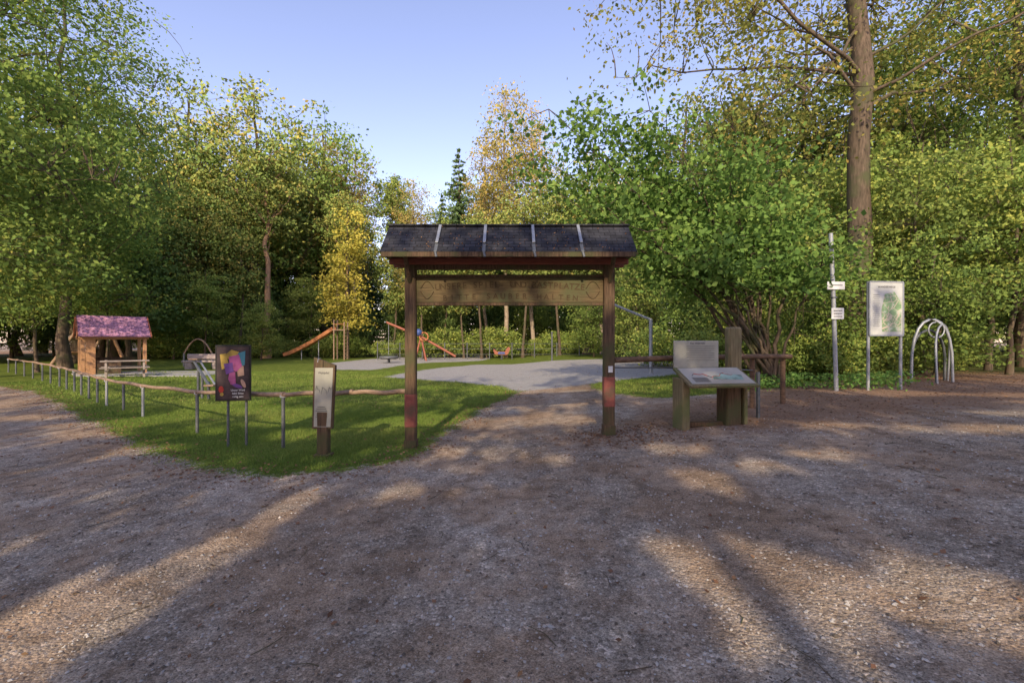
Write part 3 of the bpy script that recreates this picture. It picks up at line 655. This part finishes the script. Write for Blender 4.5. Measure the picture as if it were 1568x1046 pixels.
for sgn, nm in ((-1, 'roof_front'), (1, 'roof_back')):
    c = (-0.052, sgn*hd/2, (ez+rz)/2+0.03)
    box(nm, g, (3.83, Ls, 0.035), c, shingle, rot=(-sgn*sl if sgn > 0 else sl, 0, 0), bev=0.004)
    box(nm+'_deck', g, (3.78, Ls-0.03, 0.022), (c[0], c[1]-sgn*0.021, c[2]-0.021-0.008), red_beam, rot=(-sgn*sl if sgn > 0 else sl, 0, 0), bev=0)
    box(nm+'_fascia', g, (3.80, 0.03, 0.075), (-0.052, sgn*(hd+0.003), ez-0.005), wood_dark)
    for q in range(9):
        x = -1.85+q*0.45
        box('rafter', g, (0.06, Ls-0.1, 0.075), (x, sgn*(hd/2-0.045), (ez+rz)/2-0.055), wood_dark if q in (0, 8) else red_beam, rot=(sl if sgn < 0 else -sl, 0, 0), bev=0)
box('ridge_cap', g, (3.85, 0.11, 0.03), (-0.052, 0, rz+0.055), shingle, bev=0.01)
for q, x in enumerate((-1.14, -0.42, 0.33, 1.05)):
    for sgn in (-1, 1):
        box('roof_batten', g, (0.045, Ls*0.72 if sgn < 0 else Ls, 0.022), (x, sgn*(hd/2+0.022)+(0.05 if sgn < 0 else 0), (ez+rz)/2+0.052+0.022+(0.05 if sgn < 0 else 0)), metal, rot=(sl if sgn < 0 else -sl, 0, 0), bev=0.004)
    box('roof_batten_foot', g, (0.05, Ls*0.30, 0.026), (x, -hd*0.86-0.022, ez+0.105), metal_d, rot=(sl, 0, 0), bev=0.004)
    pipe('strap', g, [(x, -hd-0.03, ez+0.03), (x+0.02, -hd-0.05, ez-0.05)], 0.02, metal_d, 6)
ms = MB(); nn = 220; xx = rng.uniform(-1.9, 1.8, nn); uu = rng.uniform(0, 1, nn)**0.6
ms.leaves(np.stack([xx, -hd*uu-0.018, rz-(rz-ez)*uu+0.068], 1), 0.03, 0.3, 0)
o = link('roof_leaf_litter', ms.mesh('roof_leaf_litter', [L_fall])); o.parent = g
for x in (-1.97, 1.866):
    poly('gable_end', g, [(-0.47, ez-0.01), (0.47, ez-0.01), (0, rz-0.035)], 0.03, wood_dark, loc=(x+(0.06 if x < 0 else -0.03), 0, 0), rot=(0, 0, math.pi/2))
for x, sg in ((-1.62, 1), (1.55, -1)):
    for sy in (-1, 1):
        pipe('brace', g, [(x, sy*0.08, 2.55), (x, sy*0.40, 2.90)], 0.035, wood_dark, 6)

# ------------------------------------------------------------------ left fence
fp = [(-1.70,7.3),(-2.6,7.42),(-3.85,7.66),(-6.28,9.08),(-9.0,11.1),(-11.4,12.8),(-13.2,14.2),(-15,15.6),(-17,17.1),(-19.5,18.9),(-22.5,21),(-26,23.5)]
f = empty('wooden_rail_fence', (0, 0, 0))
top = [0.79, 0.77, 0.71, 0.60, 0.52, 0.52, 0.55, 0.6, .63, .68, .7, .7]
for q in range(1, len(fp)):
    a_, b_ = fp[q-1], fp[q]
    pts = [(a_[0]+(b_[0]-a_[0])*u, a_[1]+(b_[1]-a_[1])*u, top[q-1]+(top[q]-top[q-1])*u + (0.012*math.sin(u*9+q))) for u in np.linspace(-0.01, 1.01, 9)]
    pipe('rail', f, pts, 0.042, wood_log, 10, 0.036)
    if q >= 2:
        x, y = b_; zb = h(x, y)
        pipe('post', f, [(x, y, zb-0.1), (x, y, top[q]-0.03)], 0.03, metal if q in (4, 5) else metal_d, 8)
        box('bracket', f, (0.10, 0.06, 0.05), (x, y, top[q]-0.03), metal)
    if q >= 5:
        xm, ym = (a_[0]+b_[0])/2, (a_[1]+b_[1])/2
        pipe('post', f, [(xm, ym, h(xm, ym)-0.1), (xm, ym, (top[q]+top[q-1])/2-0.03)], 0.03, metal_d, 8)

f2 = empty('wooden_barrier_rail', (0, 0, 0))
pipe('rail', f2, [(1.64, 7.33, 1.30), (2.5, 7.75, 1.31), (3.6, 8.25, 1.32), (4.8, 8.8, 1.31), (5.6, 9.15, 1.30)], 0.05, wood_rail, 10)
pipe('rail_low', f2, [(1.64, 7.35, 1.18), (3.5, 8.22, 1.12), (4.6, 8.7, 1.05)], 0.012, metal_d, 6)
for x, y in ((4.65, 8.75), (5.45, 9.1)):
    pipe('post', f2, [(x, y+0.06, h(x, y)-0.1), (x, y+0.06, 1.30)], 0.05, wood_rail, 8)

# ------------------------------------------------------------------ poster sign
p = empty('poster_sign', (-4.80, 7.85, h(-4.80, 7.85)), math.radians(10))
for x in (-0.10, 0.19):
    pipe('leg', p, [(x, 0.03, -0.1), (x, 0.03, 1.6)], 0.022, metal_d, 8)
box('frame', p, (0.56, 0.04, 0.96), (0, -0.01, 1.28), black)
box('poster', p, (0.50, 0.006, 0.89), (0, -0.033, 1.28), simple_mat('poster_dark', (0.02, 0.015, 0.02), (0.09, 0.06, 0.06), 5, 0.5, bump=0), bev=0)
mk = lambda n_, c_: simple_mat(n_, c_, tuple(min(1, v*1.5) for v in c_), 14, 0.5, bump=0, c3=tuple(v*0.5 for v in c_))
m_y, m_p, m_t, m_r, m_s, m_v = mk('print_yellow', (.40, .28, .06)), mk('print_pink', (.36, .09, .22)), mk('print_teal', (.06, .20, .24)), mk('print_red', (.4, .04, .03)), mk('print_skin', (.4, .25, .18)), mk('print_violet', (.14, .06, .24))
arts = [([(-.16,1.56),(-.02,1.68),(.10,1.64),(.06,1.56),(-.06,1.52)], m_y), ([(.08,1.62),(.20,1.66),(.19,1.42),(.10,1.38)], m_t), ([(-.20,1.60),(-.10,1.62),(-.06,1.40),(-.17,1.34)], m_y), ([(-.06,1.56),(.10,1.60),(.15,1.40),(.06,1.30),(-.04,1.36)], m_p), ([(-.14,1.44),(0,1.46),(.02,1.30),(-.10,1.26)], m_v), ([(.06,1.42),(.17,1.40),(.18,1.24),(.08,1.22)], m_s),
        ([(-.05,1.30),(.04,1.30),(.05,1.10),(-.03,1.08),(-.07,1.18)], m_p), (ell(-0.18, 1.00, .04, .06), m_r), (ell(-0.17, .92, .03, .03), m_y), (ell(0.17, 1.10, .03, .08, rot=.4), m_s), (ell(0.07, 1.06, .09, .03, rot=-.4), m_v)]
for q, (pts, mt) in enumerate(arts):
    poly('print_%d' % q, p, pts, 0.002, mt, loc=(0, -0.0385-0.0025*(q % 5)-0.002*(q//5), 0))
for q in range(3):
    text('caption', p, ['Unser Wald', 'lebt! Bitte', 'ruhig sein'][q], 0.045, (0.08, -0.038, 0.985-0.055*q), white_p, ext=0.001)

# info post
p = empty('trail_information_post', (-2.86, 6.88, h(-2.86, 6.88)), math.radians(-4))
box('post', p, (0.17, 0.13, 0.75), (-0.01, 0.05, 0.32), wood_dark, bev=0.015)
box('foot', p, (0.24, 0.20, 0.05), (-0.01, 0.05, 0.03), wood_dark)
poly('housing', p, [(-0.165, 0.44), (0.145, 0.44), (0.17, 1.40), (-0.165, 1.52)], 0.06, wood_dark, loc=(0, -0.03, 0), rot=(math.radians(-3), 0, 0))
poly('panel', p, [(-0.135, 0.47), (0.125, 0.47), (0.145, 1.36), (-0.135, 1.36)], 0.008, grey_p, loc=(0, -0.04, 0), rot=(math.radians(-3), 0, 0))
ridge = [(-0.12+0.018*q, 1.02+0.05*math.sin(q*1.1)+0.03*math.sin(q*2.3)) for q in range(15)]
pipe('sketch_line', p, [(a_, 0.012, b_) for a_, b_ in ridge], 0.003, ink, 4)
for q in range(6): box('text_line', p, (0.18-0.03*(q % 3), 0.002, 0.008), (-0.02, -0.0085, 0.62+0.03*q), ink, bev=0)
text('title', p, 'Waldpfad', 0.045, (0, 0.026, 1.28), ink, ext=0.001)
pipe('hook', p, [(-0.02, -0.03, 1.5), (-0.02, -0.1, 1.5), (-0.02, -0.12, 1.45)], 0.006, metal, 6)

# lectern
p = empty('information_lectern', (3.25, 7.35, h(3.25, 7.35)), math.radians(8))
box('leg_left', p, (0.13, 0.34, 0.86), (-0.50, 0.10, 0.36), wood_green, bev=0.015)
box('leg_right', p, (0.26, 0.30, 0.72), (0.35, 0.12, 0.30), wood_dark, bev=0.015)
box('leg_outer', p, (0.06, 0.32, 0.74), (0.54, 0.10, 0.30), wood_green, bev=0.01)
box('ground_beam', p, (1.0, 0.10, 0.07), (0, 0.12, 0.03), wood_dark)
tl = math.radians(24)
box('desk', p, (1.16, 0.62, 0.045), (0.02, -0.02, 0.80), wood_green, rot=(tl, 0, 0))
box('desk_panel', p, (1.06, 0.53, 0.008), (0.02, -0.03, 0.828), desk_p, rot=(tl, 0, 0), bev=0)
e2 = bpy.data.objects.new('desk_print', None); COL.objects.link(e2); e2.parent = p; e2.location = (0.02, -0.03, 0.834); e2.rotation_euler = (tl-math.pi/2, 0, 0)
pts = [(-0.40+0.05*q, 0.05*math.sin(q*0.7)+0.03*math.sin(q*1.9)) for q in range(15)]
for q in range(14):
    a_, b_ = pts[q], pts[q+1]
    pipe('route', e2, [(a_[0], -0.002, a_[1]), (b_[0], -0.002, b_[1])], 0.005, red_ink if q % 5 else ink, 4)
poly('map_area', e2, [(-0.1, -0.12), (0.40, -0.16), (0.45, 0.0), (0.2, 0.05), (-0.05, 0.0)], 0.002, mk('map_teal', (.25, .36, .30)), loc=(0, -0.003, 0))
for q in range(7): box('text_line', e2, (0.26, 0.002, 0.006), (-0.32, -0.003, -0.08-0.022*q), ink, bev=0)
box('back_board', p, (0.80, 0.035, 0.46), (-0.12, 0.31, 1.16), grey_p)
for q in range(9): box('back_text', p, (0.5-0.1*(q % 4 == 3), 0.002, 0.005), (-0.05, 0.290, 1.30-0.03*q), ink, bev=0)
text('back_title', p, 'Der Wald lebt', 0.045, (-0.1, 0.291, 1.345), ink, ext=0.001)
box('back_post', p, (0.25, 0.16, 1.70), (0.72, 0.55, 0.78), wood_green, bev=0.03)
box('back_post_small', p, (0.05, 0.05, 0.9), (1.05, 0.35, 0.40), metal_d)

p = empty('trail_signpost', (7.78, 11.0, h(7.78, 11)))
pipe('pole', p, [(0.06, 0, -0.1), (0, 0, 1.9), (-0.08, 0, 3.80)], 0.05, metal, 10)
box('arrow_sign', p, (0.42, 0.02, 0.19), (-0.0, -0.07, 2.53), white_p)
box('arrow_sign_text', p, (0.30, 0.003, 0.02), (0.0, -0.083, 2.54), ink, bev=0)
box('small_sign', p, (0.30, 0.02, 0.27), (0.04, -0.07, 1.86), white_p)
for q in range(3): box('small_sign_text', p, (0.2, 0.003, 0.02), (0.04, -0.083, 1.93-0.07*q), ink, bev=0)
box('clamp', p, (0.12, 0.12, 0.03), (-0.01, 0, 2.25), metal_d)

def map_mat():
    m, N, L = new_mat('trail_map_print'); tc = N.new('ShaderNodeTexCoord')
    n1 = noise(N, L, 5, 5, 0.6, tc.outputs['Object'])
    r = ramp(N, [(0.38, (.50, .54, .42)), (0.45, (.26, .40, .20)), (0.55, (.16, .28, .12)), (0.62, (.48, .44, .32))]); L.new(n1.outputs[0], r.inputs[0])
    v = N.new('ShaderNodeTexVoronoi'); v.feature = 'DISTANCE_TO_EDGE'; v.inputs['Scale'].default_value = 6; L.new(tc.outputs['Object'], v.inputs['Vector'])
    rr = ramp(N, [(0.02, (1, 1, 1)), (0.035, (0, 0, 0))]); L.new(v.outputs['Distance'], rr.inputs[0])
    c_ = mixc(N, L, rr.outputs[0], r.outputs[0], (.6, .5, .38))
    b = N.new('ShaderNodeBsdfPrincipled'); L.new(c_, b.inputs['Base Color']); b.inputs['Roughness'].default_value = .4; out(N, L, b.outputs[0]); return m
p = empty('trail_map_board', (9.0, 11.0, h(9.0, 11)), math.radians(6))
for x in (-0.43, 0.43): pipe('leg', p, [(x, 0, -0.1), (x, 0, 2.60)], 0.035, metal, 8)
mapw = simple_mat('map_paper', (0.45, 0.47, 0.44), (0.55, 0.56, 0.53), 6, 0.4, bump=0.0)
box('panel', p, (0.86, 0.03, 1.26), (0, -0.045, 1.95), mapw)
for q, (sx, sz, x, z) in enumerate([(0.9, .03, 0, 2.595), (0.9, .03, 0, 1.305), (.03, 1.26, -.445, 1.95), (.03, 1.26, .445, 1.95)]): box('frame_%d' % q, p, (sx, .05, sz), (x, -0.045, z), metal, bev=0.003)
poly('map', p, [(-0.12, 1.40), (0.38, 1.40), (0.39, 2.1), (0.2, 2.36), (-0.05, 2.30), (-0.14, 1.9)], 0.003, map_mat(), loc=(0, -0.065, 0))
text('title', p, 'WANDERWEGE', 0.065, (0, -0.062, 2.47), ink, ext=0.001)
for q in range(16):
    box('legend_line', p, (0.17-0.04*(q % 3 == 2), 0.003, 0.008), (-0.27, -0.062, 2.28-0.05*q), ink, bev=0)

p = empty('metal_arch_feature', (11.6, 12.6, h(11.6, 12.6)))
def arc(x0, x1, top_, y0=0, y1=0, n_=12):
    return [(x0+(x1-x0)*(1-math.cos(math.pi*t))/2, y0+(y1-y0)*t, top_*math.sin(math.pi*t)**0.6) for t in np.linspace(0.0, 1, n_)]
pipe('arch_1', p, arc(-0.55, 0.60, 1.75), 0.035, metal, 8)
pipe('arch_2', p, arc(-0.45, 0.85, 1.45, 0.1, 0.5), 0.035, metal_d, 8)
pipe('arch_3', p, arc(-0.2, 0.75, 1.6, -0.4, 0.3), 0.025, metal, 8)
pipe('hoop', p, [(0.1+0.22*math.cos(a), -0.05, 1.45+0.22*math.sin(a)) for a in np.linspace(0, 2*math.pi, 16)], 0.02, metal, 6)
pipe('stem', p, [(0.1, -0.05, 0), (0.1, -0.05, 1.25)], 0.03, metal_d, 6)

# ------------------------------------------------------------------ play hut
g = empty('play_hut', (-19.65, 22.4, 0.0), math.radians(47))
box('floor', g, (2.8, 2.4, 0.06), (0, 0, 0.03), pav)
W, Dp, eh, rh = 2.45, 1.8, 1.75, 2.75
for x in (-W/2+.1, W/2-.1):
    for y in (-Dp/2+.1, Dp/2-.1): box('post', g, (0.14, 0.14, eh), (x, y, eh/2+0.04), wood_orange)
for q in range(4): box('side_plank', g, (0.05, 0.32, eh-0.05), (-W/2+0.06, -Dp/2+0.36+0.34*q, eh/2), wood_orange)
box('front_plank', g, (0.35, 0.05, eh-.1), (-W/2+0.36, -Dp/2+0.06, eh/2), wood_orange)
for q in range(3): box('low_wall', g, (W-0.4, 0.04, 0.22), (0, Dp/2-0.1, 0.22+0.24*q), wood_dark)
box('front_low_wall', g, (0.9, 0.04, 0.65), (-W/2+1.0, -Dp/2+.1, 0.38), wood_dark)
for s_ in (-1, 1): box('eave_beam', g, (W+0.1, 0.12, 0.14), (0, s_*(Dp/2-.1), eh+0.02), wood_orange)
a_ = math.atan2(rh-eh, Dp/2+.3); Lr = math.hypot(rh-eh, Dp/2+.3)
for s_ in (-1, 1): box('roof', g, (W+0.15, Lr, 0.05), (0, s_*(Dp/4+.15), (eh+rh)/2+0.08), purple, rot=(-s_*a_, 0, 0))
for x in (-W/2-.02, W/2-.02):
    poly('gable', g, [(-Dp/2, eh+0.06), (Dp/2, eh+0.06), (0, rh-0.0)], 0.04, wood_orange, loc=(x+.02, 0, 0), rot=(0, 0, math.pi/2))
    for s_ in (-1, 1): box('verge', g, (0.04, Lr, 0.13), (x+(-.09 if x < 0 else .13), s_*(Dp/4+.15), (eh+rh)/2+0.06), redp, rot=(-s_*a_, 0, 0))
p = empty('paved_terrace', (-17.2, 22.6, 0)); box('slab', p, (5.6, 3.6, 0.05), (0, 0, 0.005), pav)
p = empty('picnic_table', (-17.5, 20.6, 0.0), math.radians(40))
for q in range(4): box('top_plank', p, (1.7, 0.16, 0.045), (0, -0.27+0.18*q, 0.72), wood_grey)
for s_ in (-1, 1):
    for q in range(2): box('bench_plank', p, (1.7, 0.13, 0.04), (0, s_*(0.62+0.14*q), 0.44), wood_grey)
    for x in (-.65, .65): box('leg', p, (0.08, 0.07, 0.85), (x, s_*0.36, 0.36), wood_grey, rot=(s_*0.35, 0, 0))
for x in (-.65, .65): box('cross_beam', p, (0.07, 1.5, 0.09), (x+0.08, 0, 0.38), wood_grey)

p = empty('log_climbing_frame', (-29.3, 30.5, 0))
for q, (a_, b_) in enumerate([((-1.6, 0, 0), (0.9, 0, 3.4)), ((1.4, 0, 0), (0.2, 0, 3.4)), ((-1.4, 2.2, 0), (0.9, 2.0, 3.3)), ((1.5, 2.2, 0), (0.2, 2, 3.3)), ((0.4, -.4, 2.7), (0.5, 2.4, 2.7)), ((-1.0, 0, .8), (-0.9, 2.1, .8)), ((-.3, 0, 1.8), (-.2, 2.1, 1.8))]):
    pipe('log_%d' % q, p, [a_, b_], 0.11, wood_orange if q % 2 else wood_log, 8, 0.09)

# slide
p = empty('playground_slide', (0, 0, 0))
sx = np.linspace(0, 1, 12)
path = [(-19.9+4.3*t, 40, 0.35+2.3*(t**1.25)) for t in sx]
mbs = MB(); prof = np.array([(-0.42, 0.22), (-0.36, 0.24), (-0.33, 0.03), (0.33, 0.03), (0.36, 0.24), (0.42, 0.22), (0.38, -0.04), (-0.38, -0.04)])
V_ = np.array([[(a[0]-pz*0.35, a[1]+py, a[2]+pz) for py, pz in prof] for a in path]).reshape(-1, 3)
i_, j_ = np.meshgrid(np.arange(11), np.arange(8), indexing='ij'); j2 = (j_+1) % 8
mbs.add(V_, np.stack([i_*8+j_, i_*8+j2, (i_+1)*8+j2, (i_+1)*8+j_], -1).reshape(-1, 4), 0)
o = link('chute', mbs.mesh('chute', [orange])); o.parent = p
for x in (-15.5, -14.6):
    for y in (39.6, 40.4): pipe('tower_post', p, [(x, y, 0), (x, y, 3.3 if x > -15 else 3.5)], 0.06, wood_log, 8)
box('platform', p, (1.1, 0.95, 0.08), (-15.05, 40, 2.6), wood_log)
for q in range(8): pipe('rung', p, [(-14.5, 39.6, 0.3*q+.25), (-14.5, 40.4, 0.3*q+.25)], 0.03, wood_log, 6)
pipe('side_rail', p, [(-15.5, 39.6, 3.1), (-14.6, 39.6, 3.1)], 0.03, orange, 6)
for x in (-18.5, -17): pipe('chute_leg', p, [(x, 40, 0), (x, 40, 0.35+2.3*(((x+19.9)/4.3)**1.25)-.03)], 0.04, metal, 6)

p = empty('climbing_boom', (0, 0, 0))
pipe('boom', p, [(-10.5, 38, 3.2), (-7.6, 38, 2.0), (-4.7, 38, 0.35)], 0.10, redp, 8)
for a_, b_ in [((-7.6, 38, 2.0), (-7.9, 37.0, 0)), ((-7.6, 38, 2.0), (-7.0, 37.2, 0)), ((-7.6, 38, 2.0), (-7.5, 39.3, 0))]: pipe('support', p, [a_, b_], 0.07, redp, 8)
bm = bmesh.new(); bmesh.ops.create_uvsphere(bm, u_segments=16, v_segments=10, radius=0.30)
me = bpy.data.meshes.new('ball'); bm.to_mesh(me); bm.free(); me.materials.append(bluep); o = bpy.data.objects.new('ball', me); COL.objects.link(o); o.parent = p; o.location = (-7.75, 37.7, 2.35)
pipe('ring', p, [(-7.3+0.35*math.cos(a), 37.7, 2.0+0.35*math.sin(a)) for a in np.linspace(0, 6.283, 16)], 0.06, orange, 6)
pipe('handle', p, [(-10.5, 37.6, 3.2), (-10.5, 38.4, 3.2)], 0.05, metal, 6)
pipe('rope', p, [(-10.3, 38, 3.1), (-10.3, 38, 0.5)], 0.02, metal, 5)
p = empty('nest_seat', (-9.2, 34.0, 0))
pipe('spring', p, [(0, 0, 0), (0, 0, 0.3)], 0.10, metal_d, 8)
pipe('rim', p, [(0.65*math.cos(a), 0.65*math.sin(a), 0.42) for a in np.linspace(0, 6.283, 20)], 0.09, metal_d, 8)
pipe('seat', p, [(0, 0, 0.30), (0, 0, 0.38)], 0.6, black, 16)
p = empty('spring_rocker', (-0.9, 40, 0))
pipe('coil', p, [(0.10*math.cos(t), 0.10*math.sin(t), t*0.012) for t in np.linspace(0, 36, 60)], 0.02, metal_d, 5)
poly('horse_body', p, [(-.6, .45), (.45, .42), (.6, .6), (.75, 1.0), (.6, 1.15), (.4, .95), (.3, .72), (-.4, .72), (-.7, .95), (-.75, .8)], 0.08, redp)
poly('horse_body', p, [(-.35, .5), (.3, .5), (.25, .68), (-.3, .68)], 0.16, bluep, loc=(0, -.04, 0))
p = empty('stone_bench', (-17.8, 26.3, 0))
box('seat', p, (2.3, 0.5, 0.12), (0, 0, 0.45), stone, bev=.03)
box('support', p, (0.4, 0.4, 0.4), (-0.8, 0, 0.19), stone, bev=.03); box('support', p, (0.4, 0.4, 0.4), (0.8, 0, 0.19), stone, bev=.03)
box('back_block', p, (2.3, 0.16, 0.3), (0, 0.3, 0.72), stone, bev=.03)
p = empty('play_arch', (-20, 29, 0)); pipe('arch', p, [(-0.3*3+1.8*t, 0, 1.75*math.sin(math.pi*(0.12+0.76*t))**0.8) for t in np.linspace(0, 1, 12)], 0.05, wood_log, 8)
for x in (-.9, .9): pipe('arch_leg', p, [(x, 0, 0), (x, 0, .85)], .06, metal_d, 8)
p = empty('metal_seesaw', (-9.6, 14.2, h(-9.6, 14.2)))
pipe('beam', p, [(-0.75, 0.6, 1.15), (0.5, -0.5, 0.42)], 0.045, metal_d, 8)
pipe('beam_b', p, [(-0.65, 0.75, 1.13), (0.6, -0.35, 0.40)], 0.03, metal, 8)
for x, y, z in ((-.1, .05, .78), (-.5, .45, 1.0), (.3, -.25, .55)): pipe('support', p, [(x, y, z), (x, y, -0.05)], 0.04, metal_d, 8)
box('seat', p, (0.3, 0.25, 0.05), (0.5, -0.45, 0.45), wood_log); box('seat', p, (0.3, 0.25, 0.05), (-0.7, 0.6, 1.2), wood_log)
p = empty('swing_frame', (0, 0, 0))
pipe('post', p, [(5.55, 18.2, 0), (5.55, 18.2, 2.5)], 0.07, metal, 10)
pipe('beam', p, [(5.6, 18.2, 2.45), (4.6, 18.2, 2.85), (3.85, 18.2, 3.17)], 0.05, metal, 8)
pipe('leg', p, [(3.88, 18.2, 3.2), (3.88, 18.2, 0)], 0.05, metal, 8)
p = empty('wire_fence', (0, 0, 0))
fx = np.linspace(-12, 14, 14)
for x in fx:
    pipe('post', p, [(x, 40.6, 0), (x, 40.6, 1.5)], 0.05, wood_log if int(x) % 2 else metal_d, 6)
for z in (0.45, 0.95, 1.4): pipe('wire', p, [(-12, 40.6, z), (14, 40.6, z)], 0.015, metal_d, 4)
p = empty('tall_marker_post', (2.9, 33, 0)); pipe('pole', p, [(0, 0, 0), (0, 0, 2.2)], .06, metal_d, 8); pipe('pole_cap', p, [(0, 0, 2.2), (0, 0, 2.3)], .08, metal_d, 8)

# ------------------------------------------------------------------ light, sky, camera
w = bpy.data.worlds.new('World'); scene.world = w; w.use_nodes = True
N = w.node_tree.nodes; L = w.node_tree.links
bg = N['Background']; sky = N.new('ShaderNodeTexSky'); sky.sky_type = 'NISHITA'; sky.sun_disc = False
sky.sun_elevation = EL; sky.sun_rotation = math.radians(180)+math.atan2(AZ[0], AZ[1])
sky.air_density = 1.0; sky.dust_density = 0.6; sky.ozone_density = 1.5
L.new(mixc(N, L, 1.0, sky.outputs[0], (2.75, 2.1, 2.15), 'MULTIPLY'), bg.inputs[0]); bg.inputs[1].default_value = 0.15
ld = bpy.data.lights.new('sun', 'SUN'); ld.energy = 5.0; ld.angle = math.radians(0.5); ld.color = (1.0, 0.82, 0.57)
lo = bpy.data.objects.new('sun', ld); COL.objects.link(lo)
lo.rotation_euler = Vector(SD).to_track_quat('-Z', 'Y').to_euler(); lo.location = (-5, -40, 25)
cd = bpy.data.cameras.new('camera'); cd.lens = 16; cd.sensor_width = 36; cd.clip_end = 3000; cd.clip_start = 0.05
co = bpy.data.objects.new('camera', cd); COL.objects.link(co); co.location = (0, 0, 1.6); co.rotation_euler = (math.pi/2, 0, 0)
scene.camera = co
scene.view_settings.view_transform = 'Standard'; scene.view_settings.look = 'None'; scene.view_settings.exposure = 0
